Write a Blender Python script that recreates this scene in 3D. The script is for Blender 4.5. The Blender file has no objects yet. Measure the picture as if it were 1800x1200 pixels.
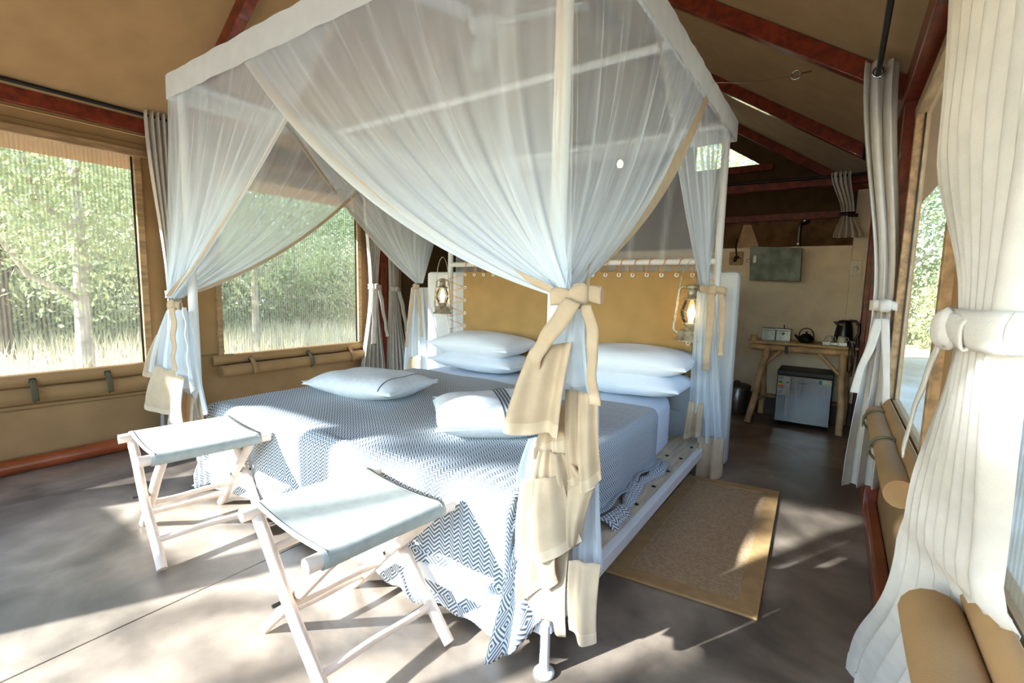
import bpy, math, random
import numpy as np
from mathutils import Vector, Matrix
random.seed(7); np.random.seed(7)
PI = math.pi
scene = bpy.context.scene
COL = scene.collection

# ------------------------------------------------------------------ camera, sky, sun, exposure
F_PX = 839.7
YAW, PITCH, ROLL = (math.radians(a) for a in (-34.2, 6.375, 1.233))
CAM = Vector((0, 0, 1.166))
_d = Vector((math.sin(YAW)*math.cos(PITCH), math.cos(YAW)*math.cos(PITCH), -math.sin(PITCH)))
_r = Vector((math.cos(YAW), -math.sin(YAW), 0)); _u = _r.cross(_d)
_r, _u = _r*math.cos(ROLL)+_u*math.sin(ROLL), -_r*math.sin(ROLL)+_u*math.cos(ROLL)
cam_data = bpy.data.cameras.new('camera'); cam = bpy.data.objects.new('camera', cam_data); COL.objects.link(cam)
cam_data.sensor_width = 36; cam_data.lens = F_PX*36/1800; cam_data.clip_start = .02; cam_data.clip_end = 200
cam.matrix_world = Matrix(((_r.x, _u.x, -_d.x, CAM.x), (_r.y, _u.y, -_d.y, CAM.y), (_r.z, _u.z, -_d.z, CAM.z), (0, 0, 0, 1)))
scene.camera = cam

SUN_AZ, SUN_EL = math.radians(28.0), math.radians(24.0)      # the light travels towards +Y, a little towards +X
SUN_DIR = Vector((math.sin(SUN_AZ)*math.cos(SUN_EL), math.cos(SUN_AZ)*math.cos(SUN_EL), -math.sin(SUN_EL)))
world = bpy.data.worlds.new('sky'); scene.world = world; world.use_nodes = True
wn = world.node_tree; bg = wn.nodes['Background']
sky = wn.nodes.new('ShaderNodeTexSky'); sky.sky_type = 'NISHITA'; sky.sun_disc = False
sky.sun_elevation = SUN_EL; sky.sun_rotation = math.atan2(-SUN_DIR.x, -SUN_DIR.y); sky.air_density = 1.6; sky.dust_density = .3; sky.ozone_density = 3.0
tint = wn.nodes.new('ShaderNodeMix'); tint.data_type = 'RGBA'; tint.blend_type = 'MULTIPLY'; tint.inputs['Factor'].default_value = 1.0   # white balance
tint.inputs[7].default_value = (.85, .99, 1.22, 1)
wn.links.new(sky.outputs[0], tint.inputs[6]); wn.links.new(tint.outputs[2], bg.inputs[0]); bg.inputs[1].default_value = 1.8
sun_data = bpy.data.lights.new('sun', 'SUN'); sun_data.energy = 50.0; sun_data.angle = math.radians(1.0); sun_data.color = (.82, .93, 1.05)
sun = bpy.data.objects.new('sun', sun_data); COL.objects.link(sun)
sun.rotation_euler = SUN_DIR.to_track_quat('-Z', 'Y').to_euler(); sun.location = (-5, -9, 8)
vs = scene.view_settings; vs.view_transform = 'Standard'; vs.look = 'None'; vs.gamma = 1.0; vs.use_curve_mapping = False
vs.exposure = -0.66
scene.cycles.transparent_max_bounces = 20
scene.cycles.max_bounces = 8

# ------------------------------------------------------------------ helpers
def V(*a): return Vector(a)
def ray(x, y): return _d + _r*((x-900)/F_PX) - _u*((y-600)/F_PX)
def atY(x, y, Y): v = ray(x, y); return CAM + v*((Y-CAM.y)/v.y)
def atX(x, y, X): v = ray(x, y); return CAM + v*((X-CAM.x)/v.x)
def atZ(x, y, Z): v = ray(x, y); return CAM + v*((Z-CAM.z)/v.z)
def lerp(a, b, t): return a+(b-a)*t
def smooth(t): t = max(0, min(1, t)); return t*t*(3-2*t)
def lin(c):
    out = []
    for k in c:
        k /= 255.0; out.append(k/12.92 if k <= .04045 else ((k+.055)/1.055)**2.4)
    return (*out, 1.0)

class MB:
    def __init__(s): s.v = []; s.f = []; s.sm = []; s.uv = []; s.attr = []; s.has_uv = False
    def add(s, vs, fs, sm=False, uvs=None, attr=None):
        o = len(s.v); s.v += [tuple(p) for p in vs]
        s.attr += attr if attr is not None else [1.0]*len(vs)
        for i, f in enumerate(fs):
            s.f.append(tuple(k+o for k in f)); s.sm.append(sm)
            if uvs is not None: s.has_uv = True; s.uv.append([uvs[k] for k in f])
            else: s.uv.append([(0, 0)]*len(f))
        return s
    def box(s, c, size, R=None):
        hx, hy, hz = (k/2 for k in size); c = Vector(c)
        p = [Vector((x, y, z)) for x in (-hx, hx) for y in (-hy, hy) for z in (-hz, hz)]
        if R is not None: p = [R @ q for q in p]
        return s.add([c+q for q in p], [(0, 1, 3, 2), (4, 6, 7, 5), (0, 4, 5, 1), (2, 3, 7, 6), (0, 2, 6, 4), (1, 5, 7, 3)])
    def span(s, a, b):
        a = Vector(a); b = Vector(b); return s.box((a+b)/2, [abs(k) for k in (b-a)])
    def bar(s, a, b, w, h, up=(0, 0, 1)):
        a = Vector(a); b = Vector(b); d = (b-a); L = d.length; d.normalize(); up = Vector(up)
        x = d.cross(up).normalized(); y = x.cross(d).normalized()
        R = Matrix((x, d, y)).transposed(); return s.box((a+b)/2, (w, L, h), R)
    def tube(s, pts, r, n=10, caps=True, closed=False):
        pts = [Vector(p) for p in pts]; N = len(pts)
        rad = r if callable(r) else (lambda t: r)
        prev = None; ring = []
        for i, p in enumerate(pts):
            if closed: t = (pts[(i+1) % N]-pts[i-1])
            else: t = pts[min(i+1, N-1)]-pts[max(i-1, 0)]
            t.normalize()
            if prev is None:
                a = Vector((0, 0, 1)) if abs(t.z) < .9 else Vector((1, 0, 0)); x = t.cross(a).normalized()
            else: x = (prev - t*prev.dot(t)).normalized()
            prev = x; y = t.cross(x); R = rad(i/max(1, N-1))
            ring.append([p+x*(R*math.cos(2*PI*k/n))+y*(R*math.sin(2*PI*k/n)) for k in range(n)])
        vs = [q for g in ring for q in g]; fs = []
        for i in range(N if closed else N-1):
            j = (i+1) % N
            for k in range(n): fs.append((i*n+k, i*n+(k+1) % n, j*n+(k+1) % n, j*n+k))
        s.add(vs, fs, True)
        if caps and not closed:
            s.add(ring[0], [tuple(range(n))[::-1]]); s.add(ring[-1], [tuple(range(n))])
        return s
    def lathe(s, c, prof, n=20, axis=(0, 0, 1), sm=True):
        c = Vector(c); a = Vector(axis).normalized(); x = a.cross(Vector((0, 1, 0)) if abs(a.y) < .9 else Vector((1, 0, 0))).normalized(); y = a.cross(x)
        vs = []; fs = []
        for (r, z) in prof:
            for k in range(n): vs.append(c+a*z+(x*math.cos(2*PI*k/n)+y*math.sin(2*PI*k/n))*max(r, 1e-4))
        for i in range(len(prof)-1):
            for k in range(n): fs.append((i*n+k, i*n+(k+1) % n, (i+1)*n+(k+1) % n, (i+1)*n+k))
        s.add(vs, fs, sm)
        if prof[0][0] > .001: s.add(vs[:n], [tuple(range(n))[::-1]])
        if prof[-1][0] > .001: s.add(vs[-n:], [tuple(range(n))])
        return s
    def grid(s, fn, nu, nv, attr=None, uv=None, sm=True):
        vs = []; at = []; uvs = []
        for j in range(nv+1):
            for i in range(nu+1):
                u, v = i/nu, j/nv; vs.append(fn(u, v)); at.append(attr(u, v) if attr else 1.0); uvs.append(uv(u, v) if uv else (u, v))
        fs = [(j*(nu+1)+i, j*(nu+1)+i+1, (j+1)*(nu+1)+i+1, (j+1)*(nu+1)+i) for j in range(nv) for i in range(nu)]
        return s.add(vs, fs, sm, uvs, at)
    def prism(s, poly, a, b):       # poly: points; extruded from offset a to offset b (vectors)
        n = len(poly); a = Vector(a); b = Vector(b)
        vs = [Vector(p)+a for p in poly]+[Vector(p)+b for p in poly]
        return s.add(vs, [tuple(range(n))[::-1], tuple(range(n, 2*n))]+[(i, (i+1) % n, n+(i+1) % n, n+i) for i in range(n)])

ORG = {}
def build(name, mb, mat, parent=None, label=None, cat=None, group=None, kind=None, bevel=0, solid=0, attr=None, sub=0):
    vs = mb.v
    if parent is not None: o = ORG[parent.name]
    elif kind == 'structure': o = Vector((0, 0, 0))
    else:
        a = np.array(vs); o = Vector(((a[:, 0].min()+a[:, 0].max())/2, (a[:, 1].min()+a[:, 1].max())/2, a[:, 2].min()))
    me = bpy.data.meshes.new(name)
    me.from_pydata([(p[0]-o.x, p[1]-o.y, p[2]-o.z) for p in vs], [], mb.f)
    me.polygons.foreach_set('use_smooth', mb.sm)
    if mb.has_uv:
        uvl = me.uv_layers.new(name='UVMap'); flat = [c for f in mb.uv for t in f for c in t]; uvl.data.foreach_set('uv', flat)
    if attr:
        at = me.attributes.new(attr, 'FLOAT', 'POINT'); at.data.foreach_set('value', mb.attr)
    me.materials.append(M[mat] if isinstance(mat, str) else mat); me.update()
    ob = bpy.data.objects.new(name, me); COL.objects.link(ob)
    ORG[ob.name] = o
    if parent is not None: ob.parent = parent
    else: ob.location = o
    if bevel:
        m = ob.modifiers.new('bevel', 'BEVEL'); m.width = bevel; m.segments = 2; m.limit_method = 'ANGLE'
    if solid:
        m = ob.modifiers.new('thickness', 'SOLIDIFY'); m.thickness = solid; m.offset = 0
    if sub:
        m = ob.modifiers.new('smooth', 'SUBSURF'); m.levels = sub; m.render_levels = sub
    return tag(ob, label, cat, group, kind)
def tag(ob, label=None, cat=None, group=None, kind=None):
    if label: ob['label'] = label
    if cat: ob['category'] = cat
    if group: ob['group'] = group
    if kind: ob['kind'] = kind
    return ob
def thing(name, loc, label=None, cat=None, group=None, kind=None):
    ob = bpy.data.objects.new(name, None); COL.objects.link(ob); ob.location = loc; ob.empty_display_size = .05
    ORG[ob.name] = Vector(loc)
    return tag(ob, label, cat, group, kind)
def copy_tree(o, parent=None):
    c = o.copy(); COL.objects.link(c); ORG[c.name] = ORG[o.name]
    if parent is not None: c.parent = parent
    for ch in list(o.children): copy_tree(ch, c)
    return c

# ------------------------------------------------------------------ materials
M = {}
def nodes_of(name):
    m = bpy.data.materials.new(name); m.use_nodes = True; nt = m.node_tree; nt.nodes.clear()
    out = nt.nodes.new('ShaderNodeOutputMaterial'); M[name] = m
    return m, nt, out
def N(nt, t, **kw):
    n = nt.nodes.new(t)
    for k, v in kw.items():
        if k.startswith('i_'): n.inputs[k[2:].replace('_', ' ')].default_value = v
        else: setattr(n, k, v)
    return n
def L(nt, a, b): nt.links.new(a, b)
def noise_ramp(nt, scale, c1, c2, lo=.35, hi=.65, detail=6, vec=None, stretch=None):
    tc = N(nt, 'ShaderNodeTexCoord'); mp = N(nt, 'ShaderNodeMapping')
    if stretch: mp.inputs['Scale'].default_value = stretch
    L(nt, tc.outputs['Object'], mp.inputs[0])
    n = N(nt, 'ShaderNodeTexNoise'); n.inputs['Scale'].default_value = scale; n.inputs['Detail'].default_value = detail
    L(nt, mp.outputs[0], n.inputs['Vector'])
    r = N(nt, 'ShaderNodeValToRGB'); r.color_ramp.elements[0].position = lo; r.color_ramp.elements[1].position = hi
    r.color_ramp.elements[0].color = c1; r.color_ramp.elements[1].color = c2; L(nt, n.outputs['Fac'], r.inputs[0])
    return r.outputs[0], n, mp
def shade(c, k): return (c[0]*k, c[1]*k, c[2]*k, 1)
def mat(name, rgb, rough=.6, var=.12, scale=12, metal=0, bump=0, bscale=60, stretch=None, spec=.5, coat=0, rgb2=None, trans=0, lo=.35, hi=.65):
    m, nt, out = nodes_of(name); b = N(nt, 'ShaderNodeBsdfPrincipled'); c = lin(rgb)
    c2 = lin(rgb2) if rgb2 else shade(c, 1-2*var)
    col, n, mp = noise_ramp(nt, scale, c2, shade(c, 1+var) if not rgb2 else c, lo, hi, stretch=stretch)
    L(nt, col, b.inputs['Base Color'])
    b.inputs['Roughness'].default_value = rough; b.inputs['Metallic'].default_value = metal; b.inputs['Specular IOR Level'].default_value = spec
    b.inputs['Coat Weight'].default_value = coat
    if bump:
        n2 = N(nt, 'ShaderNodeTexNoise'); n2.inputs['Scale'].default_value = bscale; n2.inputs['Detail'].default_value = 4; L(nt, mp.outputs[0], n2.inputs['Vector'])
        bp = N(nt, 'ShaderNodeBump'); bp.inputs['Strength'].default_value = bump; bp.inputs['Distance'].default_value = .01
        L(nt, n2.outputs['Fac'], bp.inputs['Height']); L(nt, bp.outputs[0], b.inputs['Normal'])
    if trans:
        t = N(nt, 'ShaderNodeBsdfTranslucent'); L(nt, col, t.inputs[0]); mx = N(nt, 'ShaderNodeMixShader'); mx.inputs[0].default_value = trans
        L(nt, b.outputs[0], mx.inputs[1]); L(nt, t.outputs[0], mx.inputs[2]); L(nt, mx.outputs[0], out.inputs[0])
    else: L(nt, b.outputs[0], out.inputs[0])
    return m

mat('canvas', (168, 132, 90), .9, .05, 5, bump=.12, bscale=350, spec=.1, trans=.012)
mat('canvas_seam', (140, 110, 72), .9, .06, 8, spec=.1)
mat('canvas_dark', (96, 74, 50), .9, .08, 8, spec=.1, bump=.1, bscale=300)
mat('redwood', (126, 46, 23), .35, .22, 5, spec=.5, coat=.3, stretch=(4, 4, 4), bump=.06, bscale=30)
mat('baseboard_wood', (158, 76, 38), .3, .18, 4, spec=.5, coat=.4)
mat('pine', (172, 138, 98), .55, .18, 6, spec=.3, stretch=(6, 1, 6))
mat('log', (205, 168, 124), .55, .16, 9, spec=.3, bump=.12, bscale=25)
mat('peeled_wood', (232, 208, 184), .5, .08, 9, spec=.3, bump=.1, bscale=25)
mat('plaster', (234, 218, 192), .85, .05, 6, bump=.15, bscale=90, spec=.2)
mat('plaster_white', (222, 222, 218), .8, .03, 6, bump=.1, bscale=60, spec=.2)
mat('stone', (128, 100, 70), .9, .18, 7, bump=.4, bscale=20, spec=.2)
mat('skirt', (92, 86, 76), .7, .1, 6)
mat('black_metal', (16, 16, 16), .45, .05, 10, spec=.4)
mat('white_paint', (236, 235, 230), .38, .02, 5, spec=.4)
mat('sheet', (236, 240, 246), .75, .015, 6, spec=.15, bump=.25, bscale=9)
mat('pillow_white', (240, 243, 248), .75, .012, 6, spec=.15, bump=.35, bscale=7)
mat('cushion_linen', (232, 232, 230), .85, .03, 40, spec=.1, bump=.15, bscale=200)
mat('cushion_stripe', (96, 98, 100), .85, .1, 60, spec=.1)
mat('tan_cotton', (204, 180, 148), .9, .04, 20, spec=.1, trans=.2, bump=.15, bscale=300)
mat('tan_hem', (216, 194, 162), .9, .04, 20, spec=.1, trans=.15)
mat('curtain', (212, 203, 190), .9, .03, 20, spec=.1, trans=.15, bump=.15, bscale=250)
mat('band_white', (238, 238, 234), .85, .02, 12, spec=.1, trans=.3, bump=.3, bscale=14)
mat('plank', (205, 186, 154), .6, .12, 5, stretch=(8, 1, 8), spec=.3)
mat('hb_canvas', (176, 142, 92), .85, .05, 5, bump=.12, bscale=400, spec=.15)
mat('cord_orange', (214, 136, 48), .6, .05, 40)
mat('eyelet', (226, 226, 220), .3, .02, 40, metal=.4)
mat('lantern_metal', (196, 188, 164), .42, .16, 30, metal=.55, rgb2=(128, 108, 78), lo=.3, hi=.55)
mat('stool_canvas', (164, 164, 152), .8, .04, 30, spec=.15, bump=.12, bscale=400)
mat('rug_border', (190, 150, 100), .85, .06, 20, spec=.1, bump=.1, bscale=300)
mat('tin', (150, 156, 152), .38, .16, 14, metal=.8)
mat('galv', (96, 104, 98), .5, .2, 10, metal=.7)
mat('iron', (14, 14, 15), .5, .1, 20, spec=.3)
mat('black_plastic', (20, 20, 21), .3, .05, 20, spec=.5)
mat('copper', (190, 130, 84), .3, .1, 20, metal=.8)
mat('cup', (206, 198, 184), .3, .03, 20, spec=.5)
mat('fridge_body', (44, 44, 44), .5, .05, 10, spec=.4)
mat('label_grey', (176, 178, 172), .6, .05, 50)
mat('label_cream', (214, 208, 170), .6, .05, 50)
mat('label_green', (40, 140, 70), .6, .02, 20); mat('label_yellow', (232, 196, 60), .6, .02, 20); mat('label_red', (212, 70, 44), .6, .02, 20)
mat('label_orange', (230, 140, 50), .6, .02, 20); mat('label_teal', (50, 140, 150), .6, .02, 20); mat('ink', (40, 42, 44), .6, .02, 20)
mat('bin_steel', (150, 148, 142), .28, .08, 6, metal=.9)
mat('chrome', (190, 192, 192), .18, .03, 10, metal=1)
mat('bolt_black', (34, 32, 30), .5, .1, 20, metal=.3)
mat('wood_plate', (176, 142, 104), .6, .12, 8)
mat('socket', (222, 214, 196), .4, .02, 20)
mat('fan_white', (238, 238, 236), .4, .02, 8)
mat('strap_green', (92, 84, 56), .85, .08, 40)
mat('dirt', (214, 196, 168), .95, .12, 1.3, spec=.05, rgb2=(176, 152, 118))
mat('bark', (180, 170, 154), .9, .2, 9, bump=.5, bscale=18, spec=.1)
mat('bark_dark', (92, 76, 62), .9, .2, 9, bump=.5, bscale=18, spec=.1)
mat('dry_grass', (236, 218, 176), .9, .1, 3, spec=.05, trans=.3)
mat('leaf_olive', (188, 192, 142), .7, .1, 1.4, spec=.2, trans=.4, rgb2=(140, 152, 106))
mat('leaf_yellow', (212, 206, 150), .7, .1, 1.4, spec=.2, trans=.4, rgb2=(174, 174, 116))
mat('leaf_green', (176, 188, 140), .7, .1, 1.4, spec=.2, trans=.4, rgb2=(128, 148, 100))
mat('leaf_pale', (210, 214, 170), .7, .1, 1.4, spec=.2, trans=.4, rgb2=(168, 180, 126))

def m_floor():
    m, nt, out = nodes_of('concrete'); b = N(nt, 'ShaderNodeBsdfPrincipled')
    col, n, mp = noise_ramp(nt, 1.6, lin((104, 91, 77)), lin((158, 140, 120)), .38, .64, detail=9)
    n.inputs['Distortion'].default_value = 1.2
    n2 = N(nt, 'ShaderNodeTexNoise'); n2.inputs['Scale'].default_value = 9; n2.inputs['Detail'].default_value = 8; L(nt, mp.outputs[0], n2.inputs['Vector'])
    mx = N(nt, 'ShaderNodeMix', data_type='RGBA', blend_type='OVERLAY'); mx.inputs['Factor'].default_value = .45
    L(nt, col, mx.inputs[6]); L(nt, n2.outputs['Fac'], mx.inputs[7]); L(nt, mx.outputs[2], b.inputs['Base Color'])
    mr = N(nt, 'ShaderNodeMapRange'); mr.inputs[3].default_value = .22; mr.inputs[4].default_value = .5; L(nt, n2.outputs['Fac'], mr.inputs[0]); L(nt, mr.outputs[0], b.inputs['Roughness'])
    bp = N(nt, 'ShaderNodeBump'); bp.inputs['Strength'].default_value = .12; bp.inputs['Distance'].default_value = .01; L(nt, n2.outputs['Fac'], bp.inputs['Height']); L(nt, bp.outputs[0], b.inputs['Normal'])
    L(nt, b.outputs[0], out.inputs[0])
m_floor()
def m_net(name, rgb, a0):
    m, nt, out = nodes_of(name); c = lin(rgb)
    d = N(nt, 'ShaderNodeBsdfDiffuse'); d.inputs[0].default_value = c; t = N(nt, 'ShaderNodeBsdfTranslucent'); t.inputs[0].default_value = c
    mx = N(nt, 'ShaderNodeMixShader'); mx.inputs[0].default_value = .45; L(nt, d.outputs[0], mx.inputs[1]); L(nt, t.outputs[0], mx.inputs[2])
    tr = N(nt, 'ShaderNodeBsdfTransparent'); at = N(nt, 'ShaderNodeAttribute', attribute_name='dens')
    p = N(nt, 'ShaderNodeMath', operation='POWER'); p.inputs[0].default_value = 1-a0; L(nt, at.outputs['Fac'], p.inputs[1])
    m2 = N(nt, 'ShaderNodeMixShader'); L(nt, p.outputs[0], m2.inputs[0]); L(nt, mx.outputs[0], m2.inputs[1]); L(nt, tr.outputs[0], m2.inputs[2])
    L(nt, m2.outputs[0], out.inputs[0])
m_net('net', (238, 245, 250), .345); m_net('tan_net', (214, 190, 160), .4)
def m_screen():
    m, nt, out = nodes_of('screen'); d = N(nt, 'ShaderNodeBsdfDiffuse'); d.inputs[0].default_value = lin((196, 190, 176))
    tr = N(nt, 'ShaderNodeBsdfTransparent'); tc = N(nt, 'ShaderNodeTexCoord'); w = N(nt, 'ShaderNodeTexWave', wave_type='BANDS', bands_direction='Y')
    w.inputs['Scale'].default_value = 15; w.inputs['Distortion'].default_value = .15; L(nt, tc.outputs['Object'], w.inputs['Vector'])
    mr = N(nt, 'ShaderNodeMapRange'); mr.inputs[3].default_value = .90; mr.inputs[4].default_value = .60; L(nt, w.outputs['Fac'], mr.inputs[0])
    mx = N(nt, 'ShaderNodeMixShader'); L(nt, mr.outputs[0], mx.inputs[0]); L(nt, d.outputs[0], mx.inputs[1]); L(nt, tr.outputs[0], mx.inputs[2]); L(nt, mx.outputs[0], out.inputs[0])
m_screen()
def m_blanket():
    m, nt, out = nodes_of('blanket'); b = N(nt, 'ShaderNodeBsdfPrincipled'); b.inputs['Roughness'].default_value = .9; b.inputs['Specular IOR Level'].default_value = .1
    uv = N(nt, 'ShaderNodeUVMap'); sp = N(nt, 'ShaderNodeSeparateXYZ'); L(nt, uv.outputs[0], sp.inputs[0])
    def mth(op, a, b_=None, c=None):
        n = N(nt, 'ShaderNodeMath', operation=op)
        for i, x in enumerate((a, b_, c)):
            if x is None: continue
            if isinstance(x, (int, float)): n.inputs[i].default_value = x
            else: L(nt, x, n.inputs[i])
        return n.outputs[0]
    U, Vv = sp.outputs[0], sp.outputs[1]
    tri = mth('PINGPONG', U, .022)                      # zig-zag columns 44 mm wide
    ph = mth('FRACT', mth('MULTIPLY', mth('ADD', Vv, tri), 1/.0155))
    chev = mth('LESS_THAN', ph, .46)
    tv = mth('PINGPONG', Vv, .045); tu = mth('PINGPONG', U, .045)
    dia = mth('LESS_THAN', mth('FRACT', mth('MULTIPLY', mth('ADD', tv, tu), 1/.0155)), .46)
    z1 = mth('GREATER_THAN', Vv, 1.70)                  # the diamond border towards the hem
    sel = mth('ADD', mth('MULTIPLY', chev, mth('SUBTRACT', 1.0, z1)), mth('MULTIPLY', dia, z1))
    mx = N(nt, 'ShaderNodeMix', data_type='RGBA'); L(nt, sel, mx.inputs['Factor'])
    mx.inputs[6].default_value = lin((224, 225, 222)); mx.inputs[7].default_value = lin((98, 104, 110)); L(nt, mx.outputs[2], b.inputs['Base Color'])
    bp = N(nt, 'ShaderNodeBump'); bp.inputs['Strength'].default_value = .2; bp.inputs['Distance'].default_value = .003; L(nt, sel, bp.inputs['Height']); L(nt, bp.outputs[0], b.inputs['Normal'])
    L(nt, b.outputs[0], out.inputs[0])
m_blanket()
def m_rug():
    m, nt, out = nodes_of('sisal'); b = N(nt, 'ShaderNodeBsdfPrincipled'); b.inputs['Roughness'].default_value = .95
    tc = N(nt, 'ShaderNodeTexCoord'); ck = N(nt, 'ShaderNodeTexBrick'); ck.inputs['Scale'].default_value = 60; L(nt, tc.outputs['Object'], ck.inputs[0])
    ck.inputs['Color1'].default_value = lin((218, 182, 136)); ck.inputs['Color2'].default_value = lin((194, 156, 112)); ck.inputs['Mortar'].default_value = lin((86, 64, 44)); ck.inputs['Mortar Size'].default_value = .04
    ck.inputs['Brick Width'].default_value = .7; ck.inputs['Row Height'].default_value = .5
    L(nt, ck.outputs[0], b.inputs['Base Color']); bp = N(nt, 'ShaderNodeBump'); bp.inputs['Strength'].default_value = .6; bp.inputs['Distance'].default_value = .004; bp.invert = True; L(nt, ck.outputs['Fac'], bp.inputs['Height']); L(nt, bp.outputs[0], b.inputs['Normal'])
    L(nt, b.outputs[0], out.inputs[0])
m_rug()
def m_steel():
    m, nt, out = nodes_of('brushed_steel'); b = N(nt, 'ShaderNodeBsdfPrincipled'); b.inputs['Metallic'].default_value = 1; b.inputs['Base Color'].default_value = lin((132, 128, 122)); b.inputs['Roughness'].default_value = .22
    b.inputs['Anisotropic'].default_value = .5
    _, n, mp = noise_ramp(nt, 7, (0, 0, 0, 1), (1, 1, 1, 1), stretch=(1.4, 1, .04)); bp = N(nt, 'ShaderNodeBump'); bp.inputs['Strength'].default_value = .25; bp.inputs['Distance'].default_value = .02
    L(nt, n.outputs['Fac'], bp.inputs['Height']); L(nt, bp.outputs[0], b.inputs['Normal']); L(nt, b.outputs[0], out.inputs[0])
m_steel()
def m_emit(name, rgb, s):
    m, nt, out = nodes_of(name); e = N(nt, 'ShaderNodeEmission'); e.inputs[0].default_value = lin(rgb); e.inputs[1].default_value = s; L(nt, e.outputs[0], out.inputs[0])
m_emit('bulb', (255, 214, 150), 22)
def m_glass():
    m, nt, out = nodes_of('globe_glass'); tr = N(nt, 'ShaderNodeBsdfTransparent'); tr.inputs[0].default_value = (.96, .95, .92, 1); g = N(nt, 'ShaderNodeBsdfGlossy'); g.inputs['Roughness'].default_value = .08
    fr = N(nt, 'ShaderNodeFresnel'); fr.inputs[0].default_value = 1.4; ad = N(nt, 'ShaderNodeMath', operation='ADD'); ad.inputs[1].default_value = .06; L(nt, fr.outputs[0], ad.inputs[0])
    mx = N(nt, 'ShaderNodeMixShader'); L(nt, ad.outputs[0], mx.inputs[0]); L(nt, tr.outputs[0], mx.inputs[1]); L(nt, g.outputs[0], mx.inputs[2]); L(nt, mx.outputs[0], out.inputs[0])
m_glass()

# ------------------------------------------------------------------ the setting: shell of the tent
XL, XR, YF, YB = -4.03, .25, -.9, 6.4
RIDGE_X, SL, ZE = -1.9, .66, 2.14                   # ridge line, roof slope, eave height above the right wall line x=.2
def roof_z(x): return ZE + SL*((.2-x) if x > RIDGE_X else (x+4.0))

floor = build('floor', MB().span((XL-.1, YF-.1, -.12), (XR+.1, YB+.1, -.012)), 'concrete', kind='structure')
for a, b in ((XL-.1, -1.9195), (-1.9145, XR+.1)):
    build('floor_slab', MB().span((a, YF-.1, -.012), (b, YB+.1, 0)), 'concrete', floor, bevel=.002)
build('ground', MB().grid(lambda u, v: (-60+u*100, -50+v*110, -.16), 8, 8), 'dirt', kind='structure')

def wall_x(name, x, y0, y1, z1, holes, th, m='canvas'):
    """wall in a plane of constant x, with rectangular holes (ya, yb, za, zb)"""
    mb = MB(); ys = sorted({y0, y1, *[h[0] for h in holes], *[h[1] for h in holes]})
    for a, b in zip(ys, ys[1:]):
        z = 0
        for h in sorted((h for h in holes if h[0] <= a and h[1] >= b), key=lambda h: h[2]):
            if h[2] > z: mb.span((x, a, z), (x+th, b, h[2]))
            z = h[3]
        mb.span((x, a, z), (x+th, b, z1))
    return build(name, mb, m, kind='structure')
W1 = (-.5, 1.335, .585, 2.0); W2 = (1.80, 3.15, .585, 2.0); W5 = (3.72, 5.0, .55, 2.0)
wl = wall_x('wall_left', XL, YF, YB, 2.14, [W1, W2], -.03)
W3 = (1.75, 2.95, .67, 2.0); W4 = (-.3, 1.27, .70, 2.0)
wr = wall_x('wall_right', XR, YF, YB, 2.14, [W3, W4], .03)
build('seam', MB().tube([(XL+.004, 1.335, .58), (XL+.006, 1.80, .60)], .004, 6), 'canvas_seam', wl)
build('seam', MB().tube([(XL+.004, 1.30, .36), (XL+.004, -.9, .40)], .004, 6), 'canvas_seam', wl)
for y in (3.41, 5.1): build('wall_post', MB().span((XL+.002, y-.035, 0), (XL+.08, y+.035, 2.14)), 'redwood', wl, bevel=.004)
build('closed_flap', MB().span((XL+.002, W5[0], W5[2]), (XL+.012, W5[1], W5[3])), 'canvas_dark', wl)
build('flap_hem', MB().tube([(XL+.02, W5[0]-.05, W5[2]), (XL+.02, W5[1], W5[2])], .018, 8), 'canvas', wl)
for y in (3.12, 4.7): build('wall_post', MB().span((XR-.06, y-.045, 0), (XR-.002, y+.045, 2.14)), 'redwood', wr, bevel=.004)

def window(name, x, s, W, m='pine', rolls=True, straps=(), near_end=True):
    """s=+1: room lies towards +x"""
    y0, y1, z0, z1 = W; w = thing(name, (x, (y0+y1)/2, z0), kind='structure')
    t = .04; a, b = x-.02*s, x+.026*s
    for nm, p, q in (('frame_stile', (a, y0-.012, z0), (b, y0+t-.012, z1)), ('frame_stile', (a, y1-t+.012, z0), (b, y1+.012, z1)),
                     ('frame_rail', (a, y0-.05, z1-.005), (b, y1+.05, z1+.045))):
        build(nm, MB().span(p, q), m, w, bevel=.003)
    build('screen', MB().span((x-.012*s, y0+.02, z0-.01), (x-.011*s, y1-.02, z1)), 'screen', w)
    for y in (y0+.032, y1-.032): build('screen_edge', MB().span((x-.01*s, y-.007, z0), (x-.004*s, y+.007, z1)), 'black_metal', w)
    build('sill', MB().grid(lambda u, v: (x+s*(.012+.026*math.sin(PI*v)), y0-.06+u*(y1-y0+.12), z0+.006-v*.085), 12, 6), 'canvas', w, solid=.006)
    return w
def straps_on(roll, x, s, ys, ztop, r, zc, m):
    for i, y in enumerate(ys):
        st = build('strap', MB().tube([(x+.012*s+(r+.006)*s*(1+math.cos(a)), y, zc+(r+.004)*math.sin(a)) for a in [PI*.62-k*PI*1.0/9 for k in range(10)]], .004, 6).grid(
            lambda u, v: (x+s*(.030+(r*1.9)*math.sin(PI*.5*min(1, v*1.3))), y-.016+u*.032, ztop-.01-v*(ztop-zc+r*.5)), 3, 8), m[i % len(m)], roll, solid=.003)
        build('ring', MB().tube([(x+s*.045, y+.016*math.cos(a), ztop-.035+.016*math.sin(a)) for a in [2*PI*k/12 for k in range(12)]], .0035, 6, closed=True), 'bolt_black', st)
w1 = window('window_1', XL, 1, W1)
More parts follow.
